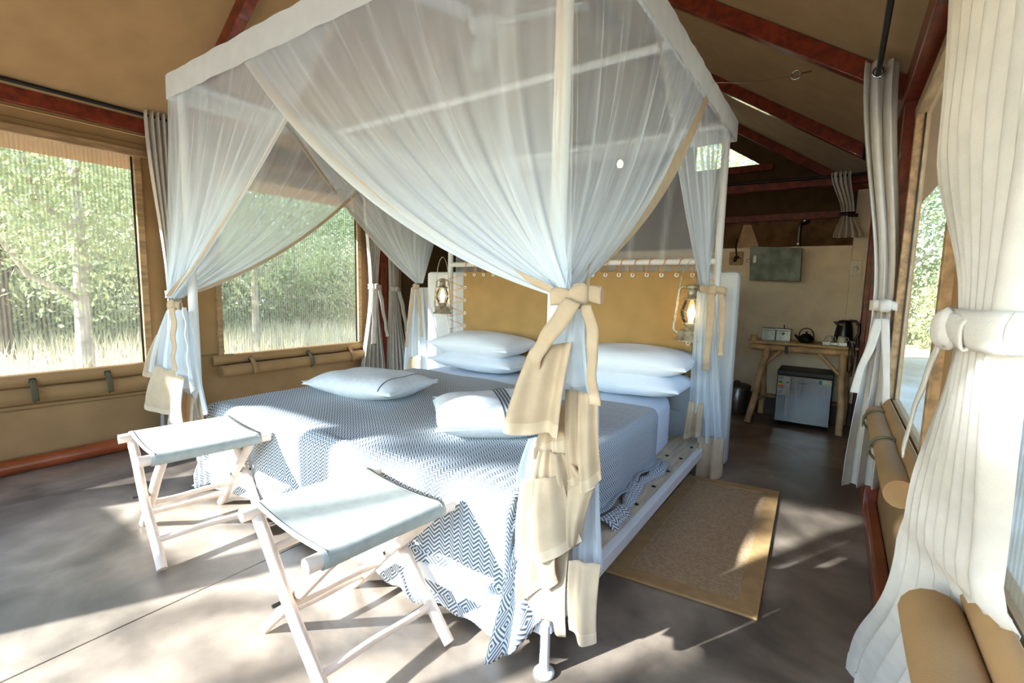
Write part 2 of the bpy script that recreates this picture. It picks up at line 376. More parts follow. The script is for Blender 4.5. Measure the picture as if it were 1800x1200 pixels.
rl = build('rolled_flap', MB().grid(lambda u, v: (XL+.012+.032*math.sin(PI*v)*(1+.15*math.sin(17*u)), -.6+u*(1.33+.6), .505-.006*math.sin(9*u)-v*(.12+.012*math.sin(5*u+1))), 40, 8), 'canvas', w1, solid=.004)
straps_on(rl, XL, 1, (.38, .72, 1.08), .58, .03, .45, ['strap_green'])
w2 = window('window_2', XL, 1, W2)
def roll_mesh(x, y0, y1, z, r):
    mb = MB(); n = 30
    mb.tube([(x, y0+(y1-y0)*i/n, z+.0015*math.sin(i*.5)) for i in range(n+1)], lambda t: r*(1+.015*math.sin(t*23)+.02*math.sin(t*9)), 16)
    mb.tube([(x+(r*.75-.045*r*k)*math.cos(k*.6), y0-.001-.0006*k, z+(r*.75-.045*r*k)*math.sin(k*.6)) for k in range(16)], .003, 5)
    return mb
rl = build('rolled_flap', roll_mesh(XL+.062, 1.78, 3.2, .462, .048), 'canvas', w2)
straps_on(rl, XL, 1, (2.02, 2.54, 2.98), .575, .05, .462, ['canvas', 'strap_green', 'canvas'])
w3 = window('window_3', XR, -1, W3)
rl = build('rolled_flap', roll_mesh(XR-.06, 2.85, 1.72, .60, .042), 'canvas', w3)
straps_on(rl, XR, -1, (2.7, 2.2), .66, .045, .60, ['strap_green'])
w4 = window('window_4', XR, -1, W4)
rl = build('rolled_flap', roll_mesh(XR-.075, 1.05, -.3, .62, .046), 'canvas', w4)
straps_on(rl, XR, -1, (.2, -.1), .69, .05, .62, ['strap_green'])

build('baseboard_left', MB().tube([(XL+.045, YF, .045), (XL+.045, 1.2, .045), (XL+.045, YB, .045)], .046, 16), 'baseboard_wood', kind='structure')
build('baseboard_right', MB().span((XR-.055, YF, 0), (XR-.002, 4.9, .09)), 'baseboard_wood', kind='structure', bevel=.012)

# front wall behind the camera: a doorway and two mesh windows let the low sun in
mb = MB()
def fspan(x0, x1, z0, z1): mb.span((x0, YF-.03, z0), (x1, YF, z1))
DX0, DX1 = -2.82, -1.90
fspan(XL, -3.95, 0, 2.14); fspan(-3.95, -3.06, 0, .85); fspan(-3.95, -3.06, 1.64, 2.14); fspan(DX0, DX1, 1.98, 2.14); fspan(-3.06, DX0, 0, 2.14); fspan(DX1, -1.80, 0, 2.14); fspan(-1.80, .16, 0, .62); fspan(-1.80, .16, 1.93, 2.14); fspan(.16, XR, 0, 2.14)
mb.prism([(-4.2, YF, 2.12), (.45, YF, 2.12), (RIDGE_X, YF, roof_z(RIDGE_X)+.115)], (0, 0, 0), (0, -.03, 0))
wf = build('wall_front', mb, 'canvas', kind='structure')
build('header_beam', MB().span((XL, YF, 2.10), (XR, YF+.06, 2.2)), 'redwood', wf, bevel=.004)

# far gable wall behind the bathroom
mb = MB().span((XL, YB, 0), (XR, YB+.05, 2.03))
wb = build('wall_back', mb, 'stone', kind='structure')
gz = lambda x: roof_z(x)+.10
cv = MB()
def gable(*p): cv.prism([(x, YB, z) for x, z in p], (0, 0, 0), (0, .02, 0))
xr_, xl_ = .2-(2.56-ZE)/SL*1.0, -4.0+(2.56-ZE)/SL
gable((XL, 2.03), (XR, 2.03), (XR, gz(XR)), (xr_, 2.66), (xl_, 2.66), (XL, gz(XL)))
gable((-1.62, 2.66), (-1.62, gz(-1.62)), (RIDGE_X, gz(RIDGE_X)), (xl_, 2.66))
gable((xr_, 2.66), (xr_-.001, gz(xr_)), (-1.62, gz(-1.62)), (-1.62, 3.15), (-.88, 2.66))
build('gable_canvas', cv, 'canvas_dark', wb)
build('gable_beam', MB().span((XL, YB-.05, 2.0), (XR, YB, 2.08)), 'redwood', wb, bevel=.004)
build('vent_beam', MB().span((-1.7, YB-.05, 2.58), (-.75, YB, 2.66)), 'redwood', wb, bevel=.004)

# half wall with the kitchenette, and the low wall behind the bed
mb = MB().span((-2.75, 5.2, 0), (.06, 5.36, 1.605)).span((.06, 5.2, 0), (.17, 5.36, 2.08))
wk = build('wall_kitchen', mb, 'plaster', kind='structure', bevel=.006)
build('skirting', MB().span((-2.75, 5.188, 0), (.17, 5.2, .2)), 'skirt', wk)
build('corner_post', MB().span((.172, 5.1, 0), (.245, 5.22, 2.14)), 'redwood', wk, bevel=.004)
build('wall_headboard', MB().span((-3.33, 3.40, 0), (-.545, 3.50, 1.305)), 'plaster_white', kind='structure', bevel=.03)

# ceiling: two canvas slopes, rafters, ridge and eave beams
ceil = thing('ceiling', (RIDGE_X, 2.7, roof_z(RIDGE_X)), kind='structure')
def roof_panel(x0, x1):
    def fn(u, v):
        x = lerp(x0, x1, u); y = lerp(YF-.25, YB+.25, v)
        sag = .018*math.sin(PI*u)*abs(math.sin(PI*(y-.05)/1.55))
        return (x, y, roof_z(x)+.105-sag)
    return MB().grid(fn, 24, 60)
build('roof_canvas', roof_panel(-4.41, RIDGE_X), 'canvas', ceil)
build('roof_canvas', roof_panel(.55, RIDGE_X), 'canvas', ceil)
for y in (.05, 1.6, 3.15, 4.7, 6.25):
    for s, xe in ((-1, -4.06), (1, .26)):
        a = V(xe, y, roof_z(xe)+.045); b = V(RIDGE_X, y, roof_z(RIDGE_X)+.045)
        build('rafter', MB().bar(a, b, .062, .09), 'redwood', ceil, bevel=.004)
build('ridge_beam', MB().span((RIDGE_X-.04, YF, roof_z(RIDGE_X)-.03), (RIDGE_X+.04, YB, roof_z(RIDGE_X)+.08)), 'redwood', ceil, bevel=.004)
build('eave_beam', MB().span((XL-.02, YF, 2.155), (XL+.06, YB, 2.245)), 'redwood', ceil, bevel=.005)
build('eave_beam', MB().span((XR-.07, YF, 2.10), (XR+.01, YB, 2.22)), 'redwood', ceil, bevel=.005)
build('tie_beam', MB().span((-3.0, 5.22, 2.14), (XR, 5.30, 2.21)), 'redwood', ceil, bevel=.004)
# pelmet trim above the left windows
build('trim_1', MB().span((XL, YF, 2.145), (XL+.03, YB, 2.155)).tube([(XL+.02, YF, 2.075), (XL+.02, 5.0, 2.075)], .006, 6), 'canvas_seam', kind='structure')
# ------------------------------------------------------------------ bed
BXL, BXR, BYF, BYH, BZ = -2.895, -.652, 1.172, 3.258, 2.185
bed = thing('canopy_bed', ((BXL+BXR)/2, (BYF+BYH)/2, 0), 'white steel four-poster canopy bed with a laced canvas headboard', 'bed')
for x in (BXL, BXR):
    for y in (BYF, BYH):
        p = build('post', MB().tube([(x, y, .17), (x, y, BZ)], .023, 14), 'white_paint', bed)
        f = build('leg', MB().tube([(x, y, .005), (x, y, .19)], .0155, 14), 'white_paint', bed)
        build('foot_disc', MB().lathe((x, y, 0), [(.0, 0), (.030, 0), (.033, .007), (.028, .013), (.016, .016)], 18), 'white_paint', f)
for x in (BXL, BXR): build('side_rail', MB().span((x-.02, BYF, .135), (x+.02, BYH, .19)), 'white_paint', bed, bevel=.005)
for y in (BYF, BYH): build('end_rail', MB().span((BXL, y-.02, .135), (BXR, y+.02, .19)), 'white_paint', bed, bevel=.005)
for a, b in (((BXL, BYF), (BXR, BYF)), ((BXL, BYH), (BXR, BYH)), ((BXL, BYF), (BXL, BYH)), ((BXR, BYF), (BXR, BYH)), ((BXL, 2.10), (BXR, 2.10))):
    build('canopy_rail', MB().tube([(*a, BZ), (*b, BZ)], .019, 12), 'white_paint', bed)
npl = 12; pw = (BYH-BYF-.05)/npl
edge = build('platform_board', MB().span((-.83, BYF+.03, .19), (BXR-.012, BYH-.02, .206)), 'plank', bed, bevel=.003)
for k in range(9):
    for dx in ((-.684,) if k % 2 else (-.684, -.763)):
        y = 1.30+k*.245
        build('bolt', MB().lathe((dx, y, .2), [(.011, 0), (.0115, .008), (.007, .011), (0, .0112)], 10), 'bolt_black', edge)
for k in range(npl):
    build('platform_board', MB().span((BXL+.02, BYF+.03+k*pw, .185), (-.835, BYF+.03+(k+1)*pw-.012, .203)), 'plank', bed, bevel=.002)
# headboard
HZ = 1.362
build('headboard_rail', MB().tube([(BXL, BYH, HZ), (BXR, BYH, HZ)], .021, 14), 'white_paint', bed)
hb = build('headboard_panel', MB().span((-2.74, BYH-.006, .56), (-.775, BYH+.002, 1.298)), 'hb_canvas', bed, bevel=.003)
def ring_mb(c, r, t, axis): 
    c = Vector(c); a = Vector(axis); x = a.orthogonal().normalized(); y = a.cross(x)
    return MB().tube([c+(x*math.cos(k*PI/8)+y*math.sin(k*PI/8))*r for k in range(16)], t, 8, closed=True)
ntop = 20
tops = [lerp(-2.715, -.80, i/(ntop-1)) for i in range(ntop)]
sides = [1.275-.112*k for k in range(1, 7)]
eye_me = None
def eyelet(x, z):
    global eye_me
    o = build('eyelet', ring_mb((x, BYH-.010, z), .011, .0055, (0, 1, 0)), 'eyelet', hb)
for x in tops: eyelet(x, 1.275)
for z in sides:
    eyelet(-2.715, z); eyelet(-.80, z)
for i, x in enumerate(tops):
    build('lace', MB().tube([(x, BYH-.012, 1.275), (x+.012, BYH-.03, 1.33), (x+.024, BYH-.026, HZ+.012), (x+.04, BYH, HZ+.024), (x+.055, BYH+.026, HZ+.005), (x+.07, BYH+.01, 1.30), (x+.085, BYH+.005, 1.275)], .0032, 6), 'cord_orange', hb)
for s, xe, xp in ((-1, -2.715, BXL), (1, -.80, BXR)):
    zs = [1.275]+sides
    for a, b in zip(zs, zs[1:]):
        zm = (a+b)/2
        build('lace', MB().tube([(xe, BYH-.012, a), (xp-s*.02, BYH-.026, zm+.02), (xp+s*.024, BYH, zm)], .0028, 6), 'cord_orange', hb)
        build('lace', MB().tube([(xp+s*.024, BYH, zm), (xp-s*.02, BYH-.022, zm-.01), (xe, BYH-.012, b)], .0028, 6), 'cord_orange', hb)

# mattress, blanket, pillows
def rbox(x0, x1, y0, y1, z0, z1, r):
    def fn(u, v):
        a = 2*PI*u; c, s = math.cos(a), math.sin(a); e = 2/9
        px = (x0+x1)/2+(x1-x0)/2*math.copysign(abs(c)**e, c); py = (y0+y1)/2+(y1-y0)/2*math.copysign(abs(s)**e, s)
        prof = [(1, z0), (1, z0+.02), (1, z1-r), (1-.01, z1-r*.4), (1-.035, z1-.006), (.8, z1), (.4, z1+.004), (0.001, z1+.005)]
        t = v*(len(prof)-1); i = min(int(t), len(prof)-2); f = t-i; k = lerp(prof[i][0], prof[i+1][0], f); z = lerp(prof[i][1], prof[i+1][1], f)
        cx, cy = (x0+x1)/2, (y0+y1)/2
        return (cx+(px-cx)*k, cy+(py-cy)*k, z+.004*math.sin(px*9)*math.sin(py*7)*(1 if k < .95 else 0))
    return MB().grid(fn, 96, 14)
build('mattress', rbox(-2.75, -.82, 1.25, 3.225, .207, .50, .07), 'sheet', label='thick mattress under a plain white fitted sheet on the canopy bed', cat='mattress')
BT = .512
def blanket():
    xl, xr, yf = -2.755, -.815, 1.235      # edges of the mattress
    r = .055
    def edge(d):                            # arc length past the edge -> (outwards, down)
        if d <= 0: return 0, 0
        q = r*PI/2
        if d < q: a = d/r; return r*math.sin(a), r*(1-math.cos(a))
        return r, r+(d-q)
    S0, S1 = -.43, (xr-xl)+.36
    T1 = 1.42+.50
    def fn(u, v):
        s = lerp(S0, S1, u); fold = 2.655+.03*math.sin(u*5)-.02*u
        t = lerp(0, T1, v); y = fold-t
        dl = max(0, -s); dr = max(0, s-(xr-xl)); dt = max(0, yf-y); ds = max(dl, dr); sg = -1 if dl > 0 else 1
        wob = .012*math.sin(s*3.1+1)+.01*math.sin(t*5+s*2)
        if ds > 0 and dt > 0:
            m = min(ds, dt); D = (ds**3+dt**3)**(1/3); o, dz = edge(D)
            ex = o*(ds/D)**.5+m*.16; ey = o*(dt/D)**.5+m*.16
            x = (xl-ex) if sg < 0 else (xr+ex*.6); yy = yf-ey+.012*math.sin(s*60)
            z = BT-dz
            z += .0
        else:
            os_, zs = edge(ds); ot, zt = edge(dt)
            x = (xl-os_ if dl > 0 else xr+os_*.6 if dr > 0 else xl+s); yy = (yf-ot) if dt > 0 else y
            z = BT-zs-zt
            if dt > 0:
                h = min(1, dt/.45); yy -= h*(.012+.016*math.sin(s*13+.6)+.008*math.sin(s*29))
            if dr > 0: x += .010*math.sin(t*14)*min(1, dr/.2)
            if dl > 0: x -= .012*math.sin(t*13)*min(1, dl/.2)
            if ds == 0 and dt == 0: z += .006*math.sin(s*6+t*3)*math.sin(t*5)+.004*math.sin(s*11-t*9)
        if dr > 0 and dt < .02:             # gathers in a roll on the platform board
            lim = .222
            if z < lim: e = lim-z; x += min(.07, e*.9)+.012*math.sin(t*19); z = lim+.018*abs(math.sin(min(1, e/.09)*PI))+.006*math.sin(t*23)
        z = max(z, .03+.02*math.sin(s*20)**2)
        return (x, yy, z)
    return MB().grid(fn, 190, 150, uv=lambda u, v: (lerp(S0, S1, u)+5, lerp(0, T1, v)))
build('blanket', blanket(), 'blanket', label='grey and white herringbone woven blanket draped over the foot of the bed', cat='blanket', solid=.006)
blk = bpy.data.objects['blanket']
CF = [atY(x, y, Y) for x, y, Y in ((922, 890, 1.15), (944, 870, 1.15), (948, 1092, 1.13), (858, 1160, 1.09))]
def corner(u, v):
    p = lerp(lerp(CF[0], CF[1], u), lerp(CF[3], CF[2], u), v); return p+V(0, -1, 0)*(.020*v*math.sin(u*11+v)+.014*math.sin(PI*u)*v)+V(0, 0, -.03)*math.sin(PI*u)*v
build('corner_fold', MB().grid(corner, 30, 30, uv=lambda u, v: (u*.26+7, 1.52+v*.42)), 'blanket', blk, solid=.006)

def bunch(u, v):
    y = lerp(1.74, 2.63, v); a = PI*(1.05-1.1*u); r = .024*(1+.25*math.sin(v*17)+.15*math.sin(v*41))*(1-.3*v); x = -.715+.018*math.sin(v*9)-.03*v
    return V(x+r*1.5*math.cos(a), y, .208+r*1.15*max(0, math.sin(a))+.004*math.sin(v*60+u*4))
build('bunched_hem', MB().grid(bunch, 14, 70, uv=lambda u, v: (v*.95+3, u*.11+.4)), 'blanket', blk, solid=.004)
def pillow_fn(c, w, d, h, rot, tilt=(0, 0), seed=0, pinch=.10):
    c = Vector(c); R = Matrix.Rotation(rot, 3, 'Z') @ Matrix.Rotation(tilt[0], 3, 'X') @ Matrix.Rotation(tilt[1], 3, 'Y')
    def pt(a, b, side, off=0):
        k = (max(0, 1-abs(a)**2.8)*max(0, 1-abs(b)**2.8))**.46
        x = a*w/2*(1-pinch*(b*b)**.9*0-pinch*(1-abs(b)**2)*abs(a)**3*.35); y = b*d/2*(1-pinch*(1-abs(a)**2)*abs(b)**3*.35)
        wr = .028*math.sin(a*5+seed)*math.sin(b*4+seed*2)*k*h+.02*h*math.sin(a*b*7+seed)*k
        z = side*(h/2*k+off)+wr+(h*.06*(a*a+b*b) if side < 0 else 0)
        return c+R @ Vector((x, y, z))
    return pt
def pillow(name, c, w, d, h, rot, mat_, label, group, tilt=(0, 0), seed=0):
    pt = pillow_fn(c, w, d, h, rot, tilt, seed)
    mb = MB(); wrp = lambda u: math.sin((u-.5)*PI)
    for side in (1, -1): mb.grid(lambda u, v: pt(wrp(u), wrp(v), side), 40, 32)
    return build(name, mb, mat_, label=label, cat='pillow' if 'pillow' in name else 'cushion', group=group), pt
G1 = 'white sleeping pillows stacked at the head of the bed'
pillow('pillow', (-2.30, 2.99, .585), .80, .46, .15, .02, 'pillow_white', 'white pillow underneath in the stack beside the far lantern', G1, seed=1)
pillow('pillow', (-2.33, 3.01, .715), .82, .46, .19, -.03, 'pillow_white', 'plump white pillow on top of the stack beside the far lantern', G1, seed=2.2, tilt=(.05, 0))
pillow('pillow', (-1.10, 2.97, .585), .78, .46, .16, .0, 'pillow_white', 'white pillow underneath in the stack nearest the lantern on the right', G1, seed=3.1)
pillow('pillow', (-1.09, 2.99, .72), .80, .46, .19, .03, 'pillow_white', 'plump white pillow on top of the stack nearest the lantern on the right', G1, seed=4.5, tilt=(.04, 0))
G2 = 'linen cushions lying on the blanket'
ca, pta = pillow('cushion', (-2.30, 1.88, .575), .66, .46, .16, .16, 'cushion_linen', 'pale linen cushion with one thin dark stripe lying flat on the blanket', G2, seed=5)
cb, ptb = pillow('cushion', (-1.31, 1.80, .575), .58, .56, .17, PI/4, 'cushion_linen', 'pale linen cushion with four narrow grey stripes half hidden by the tied net', G2, seed=6)
def stripes(par, pt, cols, wid):
    for a0 in cols:
        mb = MB(); mb.grid(lambda u, v: pt(a0+wid*(u-.5), math.sin((v-.5)*PI)*.985, 1, .0022), 2, 40); build('stripe', mb, 'cushion_stripe', par)
stripes(ca, pta, (.72,), .02)
stripes(cb, ptb, (.02, .08, .14, .20), .028)

# ------------------------------------------------------------------ mosquito net
net = thing('mosquito_net', ((BXL+BXR)/2, (BYF+BYH)/2, .15), 'sheer white mosquito net with tan borders tied back at the bed posts', 'mosquito net')
def bez(T, C, K, v): return T*(1-v)**2+C*(2*v*(1-v))+K*v*v
def net_panel(T0, T1, K, n, sag, nf, seed=0, out=0.0, strip=True, back=0, sw=.03):
    T0, T1, K, n = Vector(T0), Vector(T1), Vector(K), Vector(n); W = (T1-T0).length; t = (T1-T0).normalized()
    def base(u, v):
        T = lerp(T0, T1, u); Kk = K+t*((u-.5)*.05)+n*(.022*math.sin(u*8+seed))
        g = u**.62
        Tg = lerp(T0, T1, g)
        C = (Tg+Kk)/2+Vector((0, 0, -1))*(sag*g**1.4*(Tg-Kk).length)+n*(out*math.sin(PI*min(1, u*1.1)))
        return bez(T, C, Kk, v)
    def fold(u, v):
        A = .011*(1-v)**.5*min(1, .2+v*3)
        return A*(math.sin(2*PI*nf*u+seed+1.5*math.sin(2.3*v+seed))+.5*math.sin(2*PI*nf*2.3*u+seed*3-v*2))
    def fn(u, v): return base(u, v)+n*fold(u, v)+t*(.006*math.sin(2*PI*nf*1.7*u+seed))
    def dens(u, v):
        e = .01; u0, u1 = max(0, u-e), min(1, u+e)
        s = (base(u1, v)-base(u0, v)).length/((u1-u0)*W); d = min(7.5, max(.85, 1/max(s, 1e-3)))
        cr = max(0, math.cos(2*PI*nf*1.5*u+seed*2+2.2*math.sin(3.1*v+seed)+6*u*v))**14*(.12+.6*v*(1-.4*v))
        cr2 = max(0, math.sin(2*PI*nf*.9*u*u+seed*5-3*v))**22*.6
        edge_ = 1.6*max(0, (u-.93)/.07) if u > .93 else 0
        return d*(1+cr+cr2)+edge_
    p = build('net_panel', MB().grid(fn, 96, 54, attr=dens), 'net', net, attr='dens')
    if strip:
        mb = MB(); mb.grid(lambda a, v: fn(1, .01+v*.98)+n*(-.006*(1 if back == 0 else back))+(fn(.93, .01+v*.98)-fn(1, .01+v*.98)).normalized()*(.004+a*sw), 3, 54)
        build('tan_edge', mb, 'tan_cotton', p)
    return fn
KFR = V(-.60, 1.125, 1.15); KFL = V(-2.95, 1.10, 1.075); KHR = V(-.695, 3.15, 1.20); KHL = V(-3.06, 3.03, 1.19)
net_panel((BXR+.045, BYF-.034, BZ-.02), (-2.236, BYF-.04, BZ-.03), KFR, (0, -1, 0), .16, 9, .3, out=.02, sw=.04)
net_panel((BXL-.045, BYF-.03, BZ-.02), (-1.56, BYF+.008, BZ-.03), KFL, (0, -1, 0), .08, 8, 1.1, out=.02, back=-1)
net_panel((BXR+.034, BYF-.045, BZ-.02), (BXR+.04, 2.62, BZ-.03), KFR, (1, 0, 0), .15, 8, 2.2, out=.02, sw=.07, back=-1)
net_panel((BXR+.02, BYH+.05, BZ-.02), (BXR-.008, 1.89, BZ-.03), KHR, (1, 0, 0), .05, 8, 3.3, out=.05, sw=.04, back=-1)
net_panel((BXL-.034, BYF-.045, BZ-.02), (BXL-.04, 2.62, BZ-.03), KFL, (-1, 0, 0), .16, 8, 4.1, out=.02)
net_panel((BXL-.02, BYH+.05, BZ-.02), (BXL+.008, 1.70, BZ-.03), KHL, (-1, 0, 0), .10, 8, 5.2, out=.02, sw=.045, back=-1)
# head side hangs straight down behind the headboard
mb = MB(); mb.grid(lambda u, v: V(lerp(BXL, BXR, u), BYH+.055+.015*math.sin(u*60+2*math.sin(v*3)), lerp(BZ-.02, .35, v)), 140, 10, attr=lambda u, v: 1.0+1.3*max(0, math.sin(u*60+2*math.sin(v*3)))**10)
build('net_panel', mb, 'net', net, attr='dens')
# roof sheet and the cotton band round the top frame
mb = MB(); mb.grid(lambda u, v: V(lerp(BXL, BXR, u), lerp(BYF, BYH, v), BZ+.022-.045*math.sin(PI*u)*abs(math.sin(2*PI*v*.97))+.004*math.sin(u*40+v*17)), 40, 40,
                attr=lambda u, v: .7+.4*max(0, math.sin(u*23+9*math.sin(v*7)))**12+.5*max(0, math.sin(v*31+7*math.sin(u*11)))**14)
build('net_roof', mb, 'net', net, attr='dens')
for a, b, n in (((BXL-.052, BYF-.052), (BXR+.052, BYF-.052), (0, -1)), ((BXL-.052, BYH+.052), (BXR+.052, BYH+.052), (0, 1)), ((BXL-.052, BYF-.052), (BXL-.052, BYH+.052), (-1, 0)), ((BXR+.052, BYF-.052), (BXR+.052, BYH+.052), (1, 0))):
    mb = MB()
    def fn(u, v):
        o = .0015*math.sin(u*90+v*2)+.002*math.sin(u*37); 
        return V(lerp(a[0], b[0], u)+n[0]*o, lerp(a[1], b[1], u)+n[1]*o, BZ+.028-v*.118+.001*math.sin(u*61))
    mb.grid(fn, 120, 5); mb.grid(lambda u, v: V(lerp(a[0], b[0], u)-n[0]*.06*v, lerp(a[1], b[1], u)-n[1]*.06*v, BZ+.028+.003*math.sin(u*61)), 120, 1)
    build('top_band', mb, 'band_white', net)
build('corner_strip', MB().grid(lambda u, v: V(BXR-.01+u*.022, BYF-.026-.004*math.sin(v*9), BZ-.08-v*(BZ-.08-1.17)), 3, 20), 'tan_net', net, attr='dens')

def flap(name, q, Y, m, par, waves=1.5, amp=.018, seed=0, hem=True, n=(0, -1, 0), at=None, dens=1.0):
    at = at or atY; TL, TR, BR, BL = (at(x, y, Y) for x, y in q); n = Vector(n)
    def fn(u, v):
        p = lerp(lerp(TL, TR, u), lerp(BL, BR, u), v)
        return p+n*(amp*(.35+.65*v)*math.sin(2*PI*waves*u+seed+.8*v)+.012*math.sin(PI*v)+amp*.3*math.sin(2*PI*waves*2.4*u+seed*2))+Vector((0, 0, -1))*(.010*math.sin(PI*u)+.006*math.sin(2*PI*waves*u+seed))*v
    o = build(name, MB().grid(fn, 28, 16, attr=lambda u, v: dens*(1+.8*max(0, math.sin(2*PI*waves*2*u+seed))**8)), m, par, attr='dens' if m == 'net' else None, solid=0 if m == 'net' else .002)
    if hem:
        H = (TL-BL).length; k = min(.5, .034/H)
        build('hem', MB().grid(lambda u, v: fn(u, lerp(1-k, 1, v))+n*.0025, 28, 2), 'tan_hem', o)
    return fn
def ribbon(name, pts, w, par, m='tan_cotton', d=(1, 0, 0), twist=0.0):
    pts = [Vector(p) for p in pts]; d = Vector(d)
    def fn(u, v):
        t = v*(len(pts)-1); i = min(int(t), len(pts)-2); f = t-i
        p0, p1, p2, p3 = pts[max(i-1, 0)], pts[i], pts[i+1], pts[min(i+2, len(pts)-1)]
        p = ((p1*2)+(p2-p0)*f+(p0*2-p1*5+p2*4-p3)*f*f+(p1*3-p0-p2*3+p3)*f**3)*.5
        return p+d*((u-.5)*w*(1+.12*math.sin(v*7)))+Vector((0, -1, 0))*(.004*math.sin(v*19)+twist*(u-.5)*math.sin(v*3))
    return build(name, MB().grid(fn, 4, 24), m, par, solid=.003)
def bow(par, c, s, ax, m='tan_cotton', nrm=(0, -1, 0), loops=(1, 1)):
    c = Vector(c); ax = Vector(ax).normalized(); nrm = Vector(nrm); up = Vector((0, 0, 1))
    def lobe(sg, ln):
        def fn(u, v):
            a = 2*PI*u; k = .35+.75*v**.7
            return c+ax*(sg*ln*v)+up*(s*.36*k*math.cos(a)+s*.10*math.sin(v*3+sg))+nrm*(s*.13*k*math.sin(a)+s*.14*math.cos(v*2.2))+up*(s*.05*math.sin(a*3+v*4))
        return MB().grid(fn, 22, 10)
    if loops[0]: build('bow_loop', lobe(-1, s*1.15*loops[0]), m, par, solid=.003)
    if loops[1]: build('bow_loop', lobe(1, s*1.15*loops[1]), m, par, solid=.003)
    def kn(u, v):
        a = 2*PI*u; b = PI*v
        q_ = math.copysign(abs(math.cos(a))**.6, math.cos(a)); r_ = math.copysign(abs(math.cos(b))**.7, math.cos(b))
        return c+ax*(s*.48*math.sin(b)**.5*q_)+up*(s*.52*r_)+nrm*(s*.12+s*.30*math.sin(b)*math.sin(a)*(1+.08*math.sin(a*4)))+up*(s*.05*math.sin(a*2))
    build('knot', MB().grid(kn, 24, 14), m, par)
# foot-right tail, tied at the nearest post
tail = flap
T_ = [('net_tail', [(990, 532), (1032, 536), (1052, 700), (948, 690)], 1.13, 'net', 3, .02, .5, False, 3.0),
      ('net_tail', [(996, 535), (1030, 538), (1046, 695), (972, 640)], 1.09, 'net', 2, .02, 1.5, False, 2.5),
      ('net_tail', [(930, 770), (962, 765), (955, 850), (910, 850)], 1.15, 'net', 1, .01, .5, False, 2.5),
      ('net_tail', [(1018, 690), (1054, 690), (1059, 1000), (1005, 1000)], 1.17, 'net', 2, .012, 2.5, False, 3.0),
      ('tan_tail', [(934, 612), (1007, 600), (986, 766), (890, 752)], 1.055, 'tan_cotton', 1.0, .020, .2, True, 1),
      ('tan_tail', [(952, 755), (1000, 700), (1002, 815), (944, 800)], 1.125, 'tan_cotton', 1.2, .014, 1.2, True, 1),
      ('tan_tail', [(994, 684), (1050, 692), (1055, 848), (1000, 862)], 1.085, 'tan_cotton', 1.4, .014, 2.2, True, 1),
      ('tan_tail', [(950, 790), (1002, 800), (1050, 850), (938, 884)], 1.10, 'tan_cotton', 2.2, .018, .7, True, 1),
      ('tan_tail', [(965, 850), (1046, 848), (1014, 962), (990, 930)], 1.095, 'tan_cotton', 1.2, .014, 2.7, False, 1),
      ('tan_tail', [(916, 842), (984, 836), (1016, 962), (902, 986)], 1.075, 'tan_cotton', 1.2, .022, 3.0, True, 1),
      ('tan_tail', [(914, 975), (980, 958), (984, 1018), (914, 1050)], 1.09, 'tan_cotton', 1.2, .014, 1.0, True, 1),
      ('tan_tail', [(922, 1030), (1002, 955), (997, 1114), (948, 1084)], 1.115, 'tan_cotton', 1.0, .014, 2.0, False, 1),
      ('tan_tail', [(1000, 985), (1058, 990), (1049, 1128), (998, 1112)], 1.10, 'tan_cotton', .8, .014, 4.0, True, 1)]
for nm, q, Y, m, wv, am, sd, hm, dn in T_: flap(nm, q, Y, m, net, wv, am, sd, hm, dens=dn)
bow(net, atY(1020, 520, 1.075), .056, (1, .1, .12), loops=(1.25, .85))
ribbon('tie_end', [atY(1008, 528, 1.04), atY(975, 575, 1.03), atY(945, 620, 1.035), atY(936, 655, 1.045)], .045, net, d=(.9, 0, -.35))
ribbon('tie_end', [atY(1030, 535, 1.05), atY(1042, 590, 1.045), atY(1040, 650, 1.05), atY(1046, 712, 1.055)], .028, net)
# foot-left tail
for nm, q, Y, m, wv, am, sd, hm, dn in [
      ('net_tail', [(296, 545), (326, 540), (345, 690), (270, 650)], 1.06, 'net', 3, .02, .5, False, 2.6),
      ('net_tail', [(312, 545), (338, 548), (368, 725), (326, 735)], 1.12, 'net', 3, .02, 1.5, False, 2.6),
      ('net_tail', [(300, 545), (330, 545), (338, 735), (300, 700)], 1.12, 'net', 2, .02, 2.5, False, 2.6),
      ('tan_tail', [(276, 640), (329, 664), (327, 748), (262, 714)], 1.04, 'tan_cotton', 1.3, .02, .3, True, 1),
      ('tan_tail', [(277, 588), (286, 585), (270, 664), (256, 656)], 1.05, 'tan_cotton', .8, .012, .3, True, 1),
      ('tan_tail', [(326, 688), (342, 700), (348, 760), (326, 765)], 1.08, 'tan_cotton', 1, .014, 1.3, True, 1),
      ('tan_tail', [(350, 690), (358, 695), (364, 745), (352, 745)], 1.12, 'tan_cotton', 1, .008, 1.3, False, 1),
      ('tan_tail', [(300, 715), (330, 730), (330, 770), (298, 770)], 1.08, 'tan_cotton', 1, .012, 2.3, False, 1)]:
    flap(nm, q, Y, m, net, wv, am, sd, hm, dens=dn)
bow(net, atY(305, 536, 1.04), .05, (1, .3, 0), loops=(.6, .8))
ribbon('tie_end', [atY(304, 540, 1.01), atY(305, 580, 1.0), atY(305, 620, 1.0), atY(306, 652, 1.005)], .055, net)
ribbon('cord_end', [atY(322, 540, 1.03), atY(326, 580, 1.02), atY(329, 620, 1.02), atY(331, 660, 1.02)], .012, net, m='band_white')
